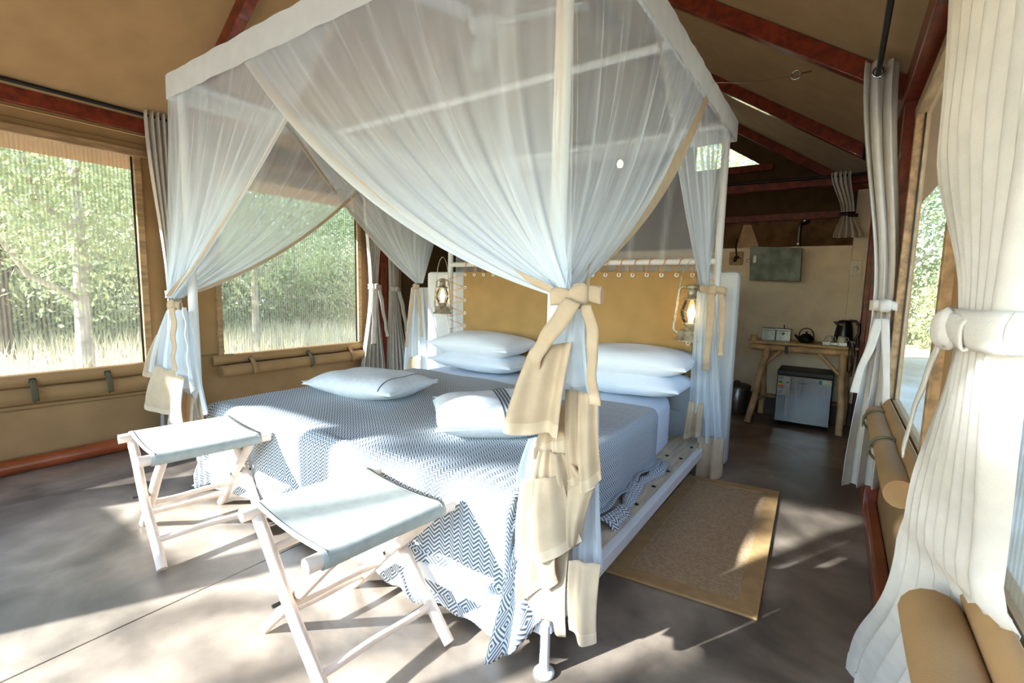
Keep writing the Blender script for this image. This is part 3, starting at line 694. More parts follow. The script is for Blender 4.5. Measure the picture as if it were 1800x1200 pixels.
# head-right tail
for nm, q, Y, m, wv, am, sd, hm, dn in [
      ('net_tail', [(1228, 512), (1258, 512), (1272, 775), (1228, 775)], 3.10, 'net', 3, .02, .5, False, 3.0),
      ('net_tail', [(1226, 512), (1250, 512), (1240, 735), (1213, 712)], 3.06, 'net', 2, .02, 1.5, False, 2.6),
      ('tan_tail', [(1212, 704), (1238, 710), (1234, 762), (1202, 768)], 3.05, 'tan_cotton', 1.4, .02, .3, True, 1),
      ('tan_tail', [(1231, 765), (1274, 770), (1270, 838), (1222, 846)], 3.09, 'tan_cotton', 1.2, .02, 1.8, False, 1)]:
    flap(nm, q, Y, m, net, wv, am, sd, hm, dens=dn)
bow(net, atY(1252, 510, 3.06), .062, (1, 0, -.05), loops=(1.0, 1.1))
ribbon('tie_end', [atY(1250, 515, 3.03), atY(1248, 570, 3.02), atY(1243, 620, 3.02), atY(1240, 650, 3.02)], .04, net)
ribbon('tie_end', [atY(1268, 515, 3.04), atY(1270, 560, 3.03), atY(1268, 600, 3.03), atY(1266, 625, 3.03)], .03, net)
# head-left tail
for nm, q, Y, m, wv, am, sd, hm, dn in [
      ('net_tail', [(724, 505), (744, 505), (756, 662), (712, 662)], 3.02, 'net', 3, .02, .5, False, 3.0),
      ('net_tail', [(736, 505), (752, 505), (790, 655), (748, 655)], 3.05, 'net', 3, .02, 1.5, False, 1.8),
      ('tan_tail', [(720, 628), (742, 622), (742, 655), (719, 655)], 2.99, 'tan_cotton', 1.4, .015, .3, False, 1)]:
    flap(nm, q, Y, m, net, wv, am, sd, hm, dens=dn)
bow(net, atY(730, 503, 2.98), .045, (1, 0, 0), loops=(.5, .8))
ribbon('tie_end', [atY(726, 508, 2.96), atY(722, 545, 2.95), atY(717, 580, 2.95), atY(714, 610, 2.95)], .035, net)
ribbon('tie_end', [atY(734, 508, 2.96), atY(737, 540, 2.95), atY(740, 570, 2.95), atY(741, 592, 2.95)], .03, net)

# ------------------------------------------------------------------ curtains and rods
def curtain(rows, waves, label, n, seed=0, band='curtain', group='cream cotton curtains tied back along the tent walls', tie=None, eyelets=(), nu=110, nv=60, xmax=9):
    rows = sorted(rows, key=lambda r: -r[0]); z1, z0 = rows[0][0], rows[-1][0]; n = Vector(n)
    def row(z):
        for a, b in zip(rows, rows[1:]):
            if z >= b[0]-1e-9:
                t = (a[0]-z)/max(1e-6, a[0]-b[0]); t = smooth(t) if len(rows) > 2 else t
                return [lerp(Vector(a[1]), Vector(b[1]), t), lerp(Vector(a[2]), Vector(b[2]), t), lerp(a[3], b[3], t)]
    def fn(u, v):
        z = lerp(z1, z0, v); A, B, am = row(z); p = lerp(A, B, u); ph = 2*PI*waves*u+seed
        o = am*(math.sin(ph+.7*math.sin(v*4+seed))+.28*math.sin(ph*1.9+seed*2+v*3))
        q_ = Vector((p.x, p.y, z))+n*o+(B-A).normalized().to_3d()*(am*.25*math.sin(2*ph)); q_.x = min(q_.x, xmax-.002*math.sin(ph)); return q_
    A, B, _ = row(z0); t = thing('curtain', (*((A+B)/2), z0), label, 'curtain', group)
    c = build('cloth', MB().grid(fn, nu, nv), 'curtain', t, solid=.003)
    k = .02/(z1-z0)*2
    build('hem', MB().grid(lambda u, v: fn(u, lerp(1-k*1.6, 1, v))+n*.003, nu, 2), 'curtain', c)
    build('header', MB().grid(lambda u, v: fn(u, lerp(0, .03, v))+n*.003, nu, 2), 'curtain', c)
    for (p, ax) in eyelets: build('eyelet', ring_mb(p, .022, .005, ax), 'chrome', c)
    if tie:
        z, hw, m = tie; A, B, am = row(z); cen = (A+B)/2; 
        def band_(u, v):
            a = 2*PI*u; ax = (B-A).normalized(); r1 = (B-A).length/2+.012; r2 = am*1.35+.012
            d2 = Vector((cen.x, cen.y, z-hw/2+hw*v))+Vector((ax.x, ax.y, 0))*(r1*math.cos(a))+n*(r2*math.sin(a)+.006*math.sin(PI*v))
            return d2
        build('tie_band', MB().grid(band_, 30, 6), m, t, solid=.003)
    return t, fn
# left wall
xc = XL+.10
t, _ = curtain([(2.29, (xc, 1.35), (xc, 1.55), .035), (1.07, (xc, 1.43), (xc, 1.51), .022), (.06, (xc, 1.34), (xc, 1.60), .035)], 6, 'cream curtain hanging between the two bright windows behind the nearest left post', (1, 0, 0), .4, tie=(1.07, .05, 'curtain'))
bow(t, (xc+.05, 1.47, 1.07), .06, (0, 1, 0), 'curtain', (1, -.3, 0), loops=(.7, .7))
xc2 = XL+.12
t, _ = curtain([(2.20, (xc2, 3.12), (xc2, 3.34), .035), (1.15, (xc2, 3.19), (xc2, 3.27), .028), (.10, (xc2, 3.06), (xc2, 3.37), .045)], 5, 'cream sunlit curtain tied beside the second window on its far edge', (1, 0, 0), 1.4, tie=(1.15, .05, 'curtain'))
bow(t, (xc2+.05, 3.23, 1.15), .06, (0, 1, 0), 'curtain', (1, -.3, 0), loops=(.7, .9))
ribbon('tie_end', [(xc2+.075, 3.20, 1.13), (xc2+.08, 3.18, .95), (xc2+.085, 3.17, .75), (xc2+.085, 3.16, .58)], .06, t, 'curtain', d=(0, 1, 0))
ribbon('tie_end', [(xc2+.075, 3.25, 1.13), (xc2+.08, 3.28, .95), (xc2+.08, 3.32, .75), (xc2+.08, 3.34, .64)], .04, t, 'curtain', d=(0, 1, 0))
t, _ = curtain([(2.20, (xc2, 3.42), (xc2, 3.62), .035), (1.13, (xc2, 3.46), (xc2, 3.54), .026), (.08, (xc2, 3.41), (xc2, 3.68), .045)], 5, 'cream shaded curtain tied between the red post and the dark closed flap', (1, 0, 0), 2.4, tie=(1.13, .05, 'curtain'))
bow(t, (xc2+.05, 3.50, 1.13), .05, (0, 1, 0), 'curtain', (1, -.3, 0), loops=(.7, .7))
ribbon('tie_end', [(xc2+.075, 3.51, 1.11), (xc2+.08, 3.56, .92), (xc2+.08, 3.60, .72), (xc2+.08, 3.62, .56)], .05, t, 'curtain', d=(0, 1, 0))
build('curtain_rod', MB().tube([(XL+.10, YF+.05, 2.262), (XL+.10, 5.0, 2.262)], .012, 10), 'black_metal', label='black curtain rod running above the left windows', cat='curtain rod')
# right wall: the tied curtain before the far window jamb
a = [atY(1512, 140, 3.0), atY(1583, 140, 3.0), atY(1532, 545, 3.0), atY(1574, 545, 3.0), atY(1478, 838, 2.97), atY(1546, 846, 2.97)]
def yrow(z, l, r, dy, am): return (z, ((l+r)/2, 3.0-dy), ((l+r)/2, 3.0+dy), am)
t, _ = curtain([(2.27, (a[0].x+.01, 2.93), (a[1].x-.01, 2.99), .03), (1.12, (a[2].x, 2.97), (a[3].x, 3.0), .03), (.20, (a[4].x, 2.93), (a[5].x, 2.98), .03)], 2.6, 'cream curtain with a large steel eyelet, tied beside the right window', (0, -1, 0), .9, tie=(1.12, .05, 'curtain'),
               eyelets=[((.066, 2.885, 2.20), (0, 1, .1))], nu=130)
bow(t, (a[2].x*.5+a[3].x*.5, 2.92, 1.12), .055, (1, 0, 0), 'curtain', loops=(.75, .75))
ribbon('tie_end', [atY(1545, 560, 2.89), atY(1530, 610, 2.88), atY(1512, 650, 2.88), atY(1502, 690, 2.88)], .034, t, 'curtain')
ribbon('tie_end', [atY(1556, 560, 2.89), atY(1557, 610, 2.88), atY(1558, 670, 2.88), atY(1557, 720, 2.88)], .03, t, 'curtain')
# right wall: the near curtain
t, _ = curtain([(2.27, (.155, 1.52), (.14, .56), .024), (1.45, (.155, 1.22), (.145, .62), .022), (1.13, (.155, .90), (.15, .71), .015), (.76, (.15, 1.16), (.20, .88), .013), (.66, (.15, 1.24), (.275, .92), .012), (.03, (.12, 1.70), (.29, 1.0), .014)], 7.5,
               'broad cream curtain at the right edge, sun-dappled and tied with a wide knot', (-1, 0, 0), 2.0, tie=(1.13, .045, 'curtain'), nu=170, xmax=.242)
bow(t, (.120, .80, 1.128), .048, (.0, -1, 0), 'curtain', (-1, .0, 0), loops=(.25, 1.2))
ribbon('tie_end', [(.115, .845, 1.11), (.112, .90, 1.05), (.11, .97, .98), (.11, 1.03, .90)], .022, t, 'curtain', d=(0, .8, .4))
build('curtain_rod', MB().tube([(.066, YF+.05, 2.203), (.066, 2.885, 2.203), (.066, 4.6, 2.203)], .0115, 10), 'black_metal', label='black curtain rod high along the right wall passing through the steel eyelet', cat='curtain rod')
# small curtain over the half wall
b = [atY(1462, 304, 5.08), atY(1494, 304, 5.08), atY(1479, 377, 5.08), atY(1500, 377, 5.08), atY(1464, 418, 5.08), atY(1512, 420, 5.08)]
t, _ = curtain([(b[0].z, (b[0].x, 5.08), (b[1].x, 5.08), .03), (b[2].z, (b[2].x, 5.08), (b[3].x, 5.08), .02), (b[4].z, (b[4].x, 5.08), (b[5].x, 5.08), .035)], 4, 'short cream curtain with a black tie above the wall socket', (0, -1, 0), 1.0, tie=(b[2].z, .03, 'black_metal'))
ribbon('tie_end', [atY(1490, 377, 5.03), atY(1500, 378, 5.02), atY(1508, 378, 5.02)], .03, t, 'black_metal', d=(0, 0, 1))
build('curtain_rod', MB().tube([(-2.9, 5.09, 2.235), (-.1, 5.09, b[0].z-.03), (.2, 5.09, 2.19)], .012, 10), 'black_metal', label='black curtain rod under the cross beam above the kitchen half wall', cat='curtain rod')
# ------------------------------------------------------------------ lanterns
def lantern(c, top, s, label, energy):
    c = Vector(c)                                     # centre of the base
    t = thing('hurricane_lantern', c, label, 'lantern', 'hurricane lanterns hung at the head posts')
    def B(nm, mb, m, par=t): return build(nm, mb, m, par)
    B('tank', MB().lathe(c, [(0, .006), (.075*s, .0), (.088*s, .004), (.086*s, .010), (.066*s, .016), (.064*s, .05*s+.006), (.056*s, .062*s), (.03*s, .068*s), (0, .07*s)], 24), 'lantern_metal')
    B('burner', MB().lathe(c+V(0, 0, .066*s), [(.03*s, 0), (.036*s, .008*s), (.036*s, .022*s), (.046*s, .026*s), (.046*s, .032*s), (.02*s, .036*s), (0, .036*s)], 18), 'lantern_metal')
    B('globe', MB().lathe(c+V(0, 0, .098*s), [(.036*s, 0), (.052*s, .028*s), (.058*s, .058*s), (.052*s, .09*s), (.04*s, .118*s), (.036*s, .13*s)], 22), 'globe_glass')
    B('chimney', MB().lathe(c+V(0, 0, .228*s), [(.05*s, 0), (.052*s, .004*s), (.034*s, .014*s), (.026*s, .022*s), (.026*s, .06*s), (.036*s, .064*s), (.036*s, .074*s), (.02*s, .084*s), (0, .086*s)], 20), 'lantern_metal')
    B('flame_bulb', MB().lathe(c+V(0, 0, .10*s), [(0, 0), (.010*s, .004*s), (.012*s, .02*s), (.022*s, .045*s), (.02*s, .065*s), (.008*s, .095*s), (0, .103*s)], 16), 'bulb')
    for sg in (-1, 1):
        B('frame_tube', MB().tube([c+V(sg*.05*s, 0, .045*s), c+V(sg*.078*s, 0, .046*s), c+V(sg*.092*s, 0, .062*s), c+V(sg*.09*s, 0, .10*s), c+V(sg*.078*s, 0, .22*s), c+V(sg*.07*s, 0, .286*s), c+V(sg*.055*s, 0, .297*s), c+V(sg*.02*s, 0, .297*s)], .0085*s, 10), 'lantern_metal')
    for z in (.135, .175): B('guard_wire', MB().tube([c+V(.06*s*math.cos(a), .06*s*math.sin(a), z*s+.012*s*math.cos(2*a)) for a in [2*PI*k/24 for k in range(24)]], .0016, 6, closed=True), 'lantern_metal')
    h = top-c.z; B('bail', MB().tube([c+V(.072*s*math.cos(PI*k/12)*(1-.25*math.sin(PI*k/12)), 0, .28*s+(h-.28*s)*math.sin(PI*k/12)**.7) for k in range(13)], .0028, 8), 'lantern_metal')
    B('cable', MB().tube([c+V(.02, .03, .02), c+V(.03, .05, -.08), c+V(.03, .06, -.22), c+V(.035, .065, -.34)], .004, 6), 'white_paint')
    ld = bpy.data.lights.new('lantern_light', 'POINT'); ld.energy = energy; ld.color = (1, .66, .32); ld.shadow_soft_size = .02
    lo = bpy.data.objects.new('lantern_light', ld); COL.objects.link(lo); lo.location = (0, 0, .15*s); lo.parent = t
    return t
lantern((-2.925, 3.185, .925), 1.425, 1.0, 'lit hurricane lantern on the far post left of the headboard', 9)
lantern((-.765, 3.135, .855), 1.372, 1.15, 'lit hurricane lantern beside the tied net at the right end of the headboard', 9)

# ------------------------------------------------------------------ stools
def make_stool():
    t = thing('folding_stool', (0, 0, 0), 'x', 'stool', 'folding stools at the foot of the bed')
    HZ_, HW = .455, .205
    def wob(a, b, r, seed, n=9):
        a, b = Vector(a), Vector(b); o = (b-a).orthogonal().normalized(); o2 = (b-a).normalized().cross(o)
        pts = [lerp(a, b, k/(n-1))+o*(.0018*math.sin(k*.9+seed))+o2*(.0018*math.cos(k*1.1+seed*2)) for k in range(n)]
        return MB().tube(pts, lambda q: r*(1+.04*math.sin(q*7+seed)), 12)
    for i, x in enumerate((-HW, HW)):
        build('seat_rail', wob((x, -.245, HZ_), (x+.004, .245, HZ_), .021, i), 'peeled_wood', t)
    # two leg pairs, crossing: pair a stands inside pair b
    for pr, sg, yo in ((0, 1, .165), (1, -1, .20)):
        for sy in (-1, 1):
            y = sy*yo
            build('leg', wob((sg*HW, y, HZ_-.01), (-sg*.255, y, .012), .0185, pr*2+sy), 'peeled_wood', t)
        def on(z): return lerp(-sg*.255, sg*HW, (z-.012)/(HZ_-.022))
        for z, r in (((.085, .0125), (.165, .0125)) if pr == 0 else ((.10, .0125), (.36, .0125))):
            build('stretcher', wob((on(z), -yo, z), (on(z), yo, z), r, z*50+pr), 'peeled_wood', t)
    for sy in (-1, 1):
        build('pivot_bolt', MB().tube([(-.024, sy*.145, .235), (-.024, sy*.235, .235)], .006, 8), 'bolt_black', t)
    def seat(u, v):
        y = lerp(-.205, .205, v); r = .0245; q = PI*1.25
        arc = 2*HW; tot = arc+2*r*q; s = u*tot
        if s < r*q: a = PI*.5+q-s/r; return V(-HW+r*math.cos(a), y, HZ_+r*math.sin(a))
        if s > tot-r*q: a = PI*.5-(s-(tot-r*q))/r; return V(HW+r*math.cos(a), y, HZ_+r*math.sin(a))
        x = s-r*q-HW; return V(x, y, HZ_+r-.016*(1-(x/HW)**2)*(1-.25*(v*2-1)**2))
    c = build('seat_canvas', MB().grid(seat, 60, 20), 'stool_canvas', t, solid=.003)
    for sy in (-1, 1): build('edge_seam', MB().tube([seat(k/40, .5+sy*.47)+V(0, 0, .0025) for k in range(41)], .0012, 5), 'stool_canvas', c)
    return t
st = make_stool()
st.location = (-1.235, .915, 0); st.rotation_euler.z = math.radians(-6)
st['label'] = 'folding wooden stool with grey canvas seat, larger and nearest the camera'
s2 = copy_tree(st); s2.location = (-2.385, .945, 0); s2.rotation_euler.z = math.radians(-8)
s2['label'] = 'folding wooden stool with grey canvas seat before the left bed corner'

# ------------------------------------------------------------------ rug
q = [V(-.715, 1.775, 0), V(-.15, 1.82, 0), V(-.20, 3.13, 0), V(-.70, 3.07, 0)]
rug = thing('rug', (-.44, 2.45, 0), 'brown woven sisal rug with a tan border beside the bed', 'rug')
def qp(u, v): return lerp(lerp(q[0], q[1], u), lerp(q[3], q[2], u), v)
bu, bv = .075/.56, .075/1.3
build('weave', MB().grid(lambda u, v: qp(lerp(bu*.9, 1-bu*.9, u), lerp(bv*.9, 1-bv*.9, v))+V(0, 0, .010), 4, 8), 'sisal', rug)
build('backing', MB().prism([qp(0.01, 0.005), qp(.99, .005), qp(.99, .995), qp(.01, .995)], (0, 0, .001), (0, 0, .008)), 'rug_border', rug)
for pts in ([(0, 0), (1, 0), (1-bu, bv), (bu, bv)], [(1, 0), (1, 1), (1-bu, 1-bv), (1-bu, bv)], [(1, 1), (0, 1), (bu, 1-bv), (1-bu, 1-bv)], [(0, 1), (0, 0), (bu, bv), (bu, 1-bv)]):
    build('border', MB().prism([qp(*p) for p in pts], (0, 0, .0015), (0, 0, .0125)), 'rug_border', rug, bevel=.002)

# ------------------------------------------------------------------ kitchenette
TZ = .742
tb = thing('log_table', (-.24, 4.95, 0), 'rustic log table with kettle and tins against the half wall', 'table')
for k in range(4): build('top_board', MB().span((-.66, 4.79+k*.095, TZ-.022), (.165, 4.79+k*.095+.09, TZ)), 'log', tb, bevel=.004)
for x in (-.615, .125): build('end_post', MB().tube([(x, 4.83, TZ-.01), (x, 4.83, TZ+.048)], .026, 14), 'log', tb)
for y in (4.84, 5.13): build('apron', MB().tube([(-.63, y, TZ-.055), (-.2, y+.004, TZ-.058), (.14, y, TZ-.055)], .03, 12), 'log', tb)
for (a, b_) in (((-.50, 4.84, TZ-.04), (-.595, 4.68, .012)), ((.06, 4.84, TZ-.04), (.09, 4.70, .012)), ((-.54, 5.13, TZ-.04), (-.545, 5.14, .012)), ((.10, 5.13, TZ-.04), (.115, 5.14, .012))):
    a, b_ = Vector(a), Vector(b_); build('leg', MB().tube([lerp(a, b_, k/6)+V(.006*math.sin(k*1.9), 0, 0) for k in range(7)], lambda q_: .027*(1+.06*math.sin(q_*11)), 12), 'log', tb)
for a, b_ in (((-.53, 4.80, .50), (-.38, 4.84, TZ-.06)), ((.07, 4.80, .48), (-.12, 4.84, TZ-.06)), ((-.56, 4.78, .20), (-.50, 5.13, .2)), ((-.545, 5.13, .19), (.10, 5.13, .19))):
    build('brace', MB().tube([a, b_], .014, 10), 'log', tb)
build('strap', MB().span((-.362, 4.805, TZ-.10), (-.335, 4.812, TZ-.02)), 'black_metal', tb)

def tin(x0, x1, y0, y1, h, label, latch):
    t = thing('tin_box', ((x0+x1)/2, (y0+y1)/2, TZ), label, 'tin', 'galvanised tins on the log table')
    build('body', MB().span((x0, y0, TZ), (x1, y1, TZ+h)), 'tin', t, bevel=.003)
    build('lid', MB().span((x0-.003, y0-.003, TZ+h), (x1+.003, y1+.003, TZ+h+.018)), 'tin', t, bevel=.003)
    if latch:
        build('latch', MB().lathe(((x0+x1)/2, y0-.001, TZ+h*.72), [(.012, 0), (.012, .003), (.006, .008), (0, .009)], 10, axis=(0, -1, 0)), 'chrome', t)
        build('lid_knob', MB().tube([((x0+x1)/2, (y0+y1)/2, TZ+h+.018), ((x0+x1)/2-.004, (y0+y1)/2, TZ+h+.052)], .004, 8), 'iron', t)
    build('drop_front', MB().span((x0+.004, y0-.075, TZ+.001), (x1-.004, y0-.004, TZ+.005)), 'tin', t)
tin(-.565, -.455, 4.93, 5.06, .092, 'plain galvanised tin at the left end of the log table', False)
tin(-.45, -.335, 4.93, 5.06, .092, 'galvanised tin with a small latch beside the cast-iron teapot', True)
c = V(-.215, 4.94, TZ); t = thing('teapot', c, 'black cast-iron teapot with arched handle on the log table', 'teapot')
build('body', MB().lathe(c, [(.035, 0), (.055, .008), (.064, .03), (.058, .052), (.04, .066), (.022, .07)], 24), 'iron', t)
build('lid', MB().lathe(c+V(0, 0, .068), [(.036, 0), (.03, .008), (.006, .013), (.009, .022), (.006, .03), (0, .032)], 18), 'iron', t)
build('spout', MB().tube([c+V(-.05, 0, .03), c+V(-.072, 0, .045), c+V(-.088, 0, .068)], lambda q_: lerp(.014, .007, q_), 10), 'iron', t)
build('handle', MB().tube([c+V(.056*math.cos(PI*k/14), 0, .05+.078*math.sin(PI*k/14)**.75) for k in range(15)], .004, 8), 'iron', t)
c = V(.055, 5.04, TZ); t = thing('electric_kettle', c, 'black electric kettle with steel front on the log table', 'kettle')
build('base', MB().lathe(c, [(.07, 0), (.075, .006), (.07, .016), (0, .017)], 24), 'black_plastic', t)
build('body', MB().lathe(c+V(0, 0, .017), [(.07, 0), (.07, .04), (.062, .11), (.052, .165), (.05, .175)], 28), 'black_plastic', t)
build('front_panel', MB().grid(lambda u, v: c+V(lerp(.0715, .053, v)*math.cos(-PI*.78+u*.62), lerp(.0715, .053, v)*math.sin(-PI*.78+u*.62), .03+.15*v), 8, 8), 'copper', t)
build('water_window', MB().grid(lambda u, v: c+V(lerp(.072, .056, v)*math.cos(-PI*.70+u*.22), lerp(.072, .056, v)*math.sin(-PI*.70+u*.22), .06+.09*v), 6, 8), 'black_plastic', t)
build('lid', MB().lathe(c+V(0, 0, .192), [(.051, 0), (.046, .012), (.02, .02), (0, .021)], 22), 'black_plastic', t)
build('spout', MB().prism([c+V(-.04, -.03, .14), c+V(-.085, -.02, .195), c+V(-.04, -.03, .195)], (0, 0, 0), (0, .05, 0)), 'black_plastic', t)
build('handle', MB().tube([c+V(.03, 0, .205), c+V(.075, 0, .205), c+V(.105, 0, .165), c+V(.108, 0, .10), c+V(.085, 0, .045), c+V(.06, 0, .03)], .0125, 10), 'black_plastic', t)
t = thing('serving_tray', (.01, 4.87, TZ), 'small galvanised tray with wire handle holding two upside-down cups', 'tray')
build('tray_body', MB().span((-.09, 4.82, TZ), (.085, 4.93, TZ+.032)), 'tin', t, bevel=.003)
build('handle', MB().tube([(-.005+.032*math.cos(2*PI*k/20), 4.816, TZ+.016+.013*math.sin(2*PI*k/20)) for k in range(20)], .0022, 6, closed=True), 'iron', t)
for x, lb in ((-.045, 'upturned grey-white cup on the tray nearer the teapot'), (.045, 'upturned grey-white cup on the tray nearer the corner')):
    c = V(x, 4.875, TZ+.032); t = thing('cup', c, lb, 'cup', 'upturned cups on the tray')
    build('bowl', MB().lathe(c, [(.034, 0), (.034, .004), (.027, .045), (.018, .048), (0, .048)], 20), 'cup', t)
    build('handle', MB().tube([c+V(.03, 0, .008), c+V(.046, -.002, .016), c+V(.044, -.002, .034), c+V(.027, 0, .038)], .0035, 8), 'cup', t)
t = thing('power_strip', (.12, 4.85, TZ), 'black power adaptor with a looped cable hanging off the table corner', 'power strip')
build('plug_block', MB().span((.095, 4.80, TZ), (.145, 4.88, TZ+.055)), 'black_plastic', t, bevel=.006)
build('cable', MB().tube([(.105, 4.80, TZ+.03), (.10, 4.765, TZ), (.098, 4.765, TZ-.10), (.10, 4.77, TZ-.19), (.112, 4.77, TZ-.215), (.125, 4.77, TZ-.18), (.12, 4.77, TZ-.08), (.118, 4.772, TZ+.005)], .005, 8), 'black_plastic', t)
build('cable', MB().tube([(.128, 4.80, TZ+.03), (.134, 4.765, TZ), (.136, 4.77, TZ-.12), (.13, 4.78, TZ-.24)], .005, 8), 'black_plastic', t)

# fridge
fr = thing('mini_fridge', (-.195, 5.0, 0), 'small steel-fronted fridge under the log table', 'fridge')
FX0, FX1, FY = -.405, .015, 4.815
build('body', MB().span((FX0, FY+.03, .03), (FX1, 5.17, .495)), 'fridge_body', fr, bevel=.006)
dr = build('door', MB().span((FX0+.003, FY, .035), (FX1-.003, FY+.03, .452)), 'brushed_steel', fr, bevel=.006)
build('top_trim', MB().span((FX0, FY+.002, .455), (FX1, FY+.03, .493)), 'fridge_body', fr, bevel=.004)
for x in (FX0+.03, FX1-.03): build('foot', MB().tube([(x, FY+.04, 0), (x, FY+.04, .032)], .012, 10), 'black_plastic', fr)
def stick(par, x0, x1, z0, z1, m, k=1): return build('sticker', MB().span((x0, FY-.0006*k-.0006, z0), (x1, FY-.0006*k, z1)), m, par)
lb = stick(dr, FX0+.012, FX0+.105, .27, .44, 'label_grey')
for i, (m, w) in enumerate((('label_green', .03), ('label_green', .034), ('label_yellow', .038), ('label_orange', .044), ('label_red', .05))):
    build('bar', MB().prism([(FX0+.016, FY-.0018, .398-.010*i), (FX0+.016+w-.006, FY-.0018, .398-.010*i), (FX0+.016+w, FY-.0018, .393-.010*i), (FX0+.016+w-.002, FY-.0018, .389-.010*i), (FX0+.016, FY-.0018, .389-.010*i)], (0, 0, 0), (0, .0005, 0)), m, lb)
build('arrow', MB().span((FX0+.078, FY-.0018, .385), (FX0+.096, FY-.0013, .394)), 'ink', lb)
for z, w in ((.43, .04), (.42, .028), (.335, .04), (.305, .03), (.29, .022)): build('print_line', MB().span((FX0+.017, FY-.0018, z), (FX0+.017+w, FY-.0013, z+.004)), 'ink', lb)
for z in (.335, .315, .30, .283): build('print_line', MB().span((FX0+.084, FY-.0018, z), (FX0+.092, FY-.0013, z+.006)), 'ink', lb)
lc = stick(dr, FX1-.088, FX1-.012, .40, .437, 'label_cream'); build('mark', MB().span((FX1-.10, FY-.0018, .402), (FX1-.078, FY-.0013, .436)), 'label_teal', lc)
def text(body, loc, size, m, par, name, rx=PI/2):
    cu = bpy.data.curves.new(name, 'FONT'); cu.body = body; cu.size = size; cu.extrude = .0004; cu.align_x = 'CENTER'; cu.align_y = 'CENTER'
    tmp = bpy.data.objects.new('tmp', cu); COL.objects.link(tmp); bpy.context.view_layer.update()
    me = bpy.data.meshes.new_from_object(tmp.evaluated_get(bpy.context.evaluated_depsgraph_get())); bpy.data.objects.remove(tmp)
    me.materials.clear(); me.materials.append(M[m]); ob = bpy.data.objects.new(name, me); COL.objects.link(ob); ob.parent = par
    ob.location = Vector(loc)-ORG[par.name]; ob.rotation_euler = (rx, 0, 0); ORG[ob.name] = Vector(loc); return ob
text('Hisense', (-.205, FY-.001, .395), .021, 'ink', dr, 'maker_lettering')
text('NO-FROST', (FX1-.046, FY-.0018, .411), .010, 'label_green', lc, 'print_line')

# bin, wall box, hook, socket, shower, wedge, bulb
c = V(-.755, 5.03, 0); t = thing('pedal_bin', c, 'round brushed-steel bin with lid on the floor left of the table', 'bin')
build('body', MB().lathe(c, [(.112, 0), (.118, .01), (.122, .26), (.118, .265)], 28), 'bin_steel', t)
build('lid', MB().lathe(c+V(0, 0, .265), [(.125, 0), (.126, .012), (.11, .022), (.04, .03), (0, .031)], 28), 'galv', t)
build('lid_handle', MB().tube([c+V(-.02, 0, .293), c+V(-.018, 0, .314), c+V(.018, 0, .314), c+V(.02, 0, .293)], .006, 8), 'iron', t)
t = thing('wall_box', (-.51, 5.13, 1.285), 'dark galvanised metal box with side latch on the half wall', 'metal box')
build('box_body', MB().prism([(-.73, 5.06, 1.60), (-.315, 5.06, 1.575), (-.31, 5.06, 1.285), (-.715, 5.06, 1.295)], (0, 0, 0), (0, .139, 0)), 'galv', t, bevel=.004)
build('front_lid', MB().prism([(-.735, 5.05, 1.607), (-.311, 5.05, 1.58), (-.306, 5.05, 1.28), (-.72, 5.05, 1.29)], (0, 0, 0), (0, .012, 0)), 'galv', t, bevel=.003)
for z in (1.30, 1.36, 1.42, 1.54): build('rivet', MB().lathe((-.716, 5.05, z), [(.006, 0), (.005, .003), (0, .004)], 8, axis=(0, -1, 0)), 'tin', t)
la = build('latch', MB().span((-.70, 5.035, 1.45), (-.67, 5.05, 1.52)), 'tin', t, bevel=.003)
build('latch_ring', MB().tube([(-.735+.022*math.cos(2*PI*k/14), 5.036, 1.47+.014*math.sin(2*PI*k/14)) for k in range(14)], .003, 6, closed=True), 'tin', la)
t = thing('coat_hook', (-.873, 5.19, 1.44), 'black iron coat hook on a small wooden plate beside the bed', 'hook')
build('plate', MB().span((-.937, 5.182, 1.44), (-.809, 5.2, 1.57)), 'wood_plate', t, bevel=.008)
hk = build('hook', MB().tube([(-.875, 5.17, 1.69), (-.88, 5.165, 1.62), (-.87, 5.155, 1.56), (-.862, 5.15, 1.51), (-.866, 5.135, 1.475), (-.875, 5.12, 1.47), (-.88, 5.11, 1.495)], .007, 8), 'iron', t)
build('hook_bracket', MB().span((-.89, 5.165, 1.50), (-.845, 5.182, 1.525)), 'iron', hk)
for x in (-.915, -.83): build('screw', MB().lathe((x, 5.182, 1.505), [(.006, 0), (.004, .003), (0, .0032)], 8, axis=(0, -1, 0)), 'iron', t)
t = thing('wall_socket', (.095, 5.19, 1.34), 'square cream wall socket near the corner of the half wall', 'socket')
build('plate', MB().span((.052, 5.188, 1.342), (.142, 5.2, 1.472)), 'socket', t, bevel=.004)
build('knob', MB().lathe((.097, 5.188, 1.40), [(.022, 0), (.022, .004), (.014, .006), (.012, .014), (0, .015)], 18, axis=(0, -1, 0)), 'socket', t)
p = atY(1403, 434, 5.9); t = thing('shower_head', (p.x, 5.9, 0), 'chrome shower head on a pipe rising behind the half wall', 'shower')
build('pipe', MB().tube([(p.x, 5.9, 0), (p.x, 5.9, 1.2), (p.x, 5.9, 1.86), (p.x+.01, 5.88, 1.90), (p.x+.04, 5.85, 1.92)], .02, 12), 'chrome', t)
build('head', MB().lathe((p.x+.045, 5.84, 1.925), [(.012, 0), (.04, .02), (.045, .03), (0, .032)], 16, axis=(.3, -.4, -.8)), 'chrome', t)
build('collar', MB().lathe((p.x, 5.9, 1.68), [(.03, 0), (.03, .02)], 14), 'chrome', t)
p0, p1, p2, p3 = (atY(*k, 5.28) for k in ((1308, 396), (1322, 396), (1336, 434), (1296, 434)))
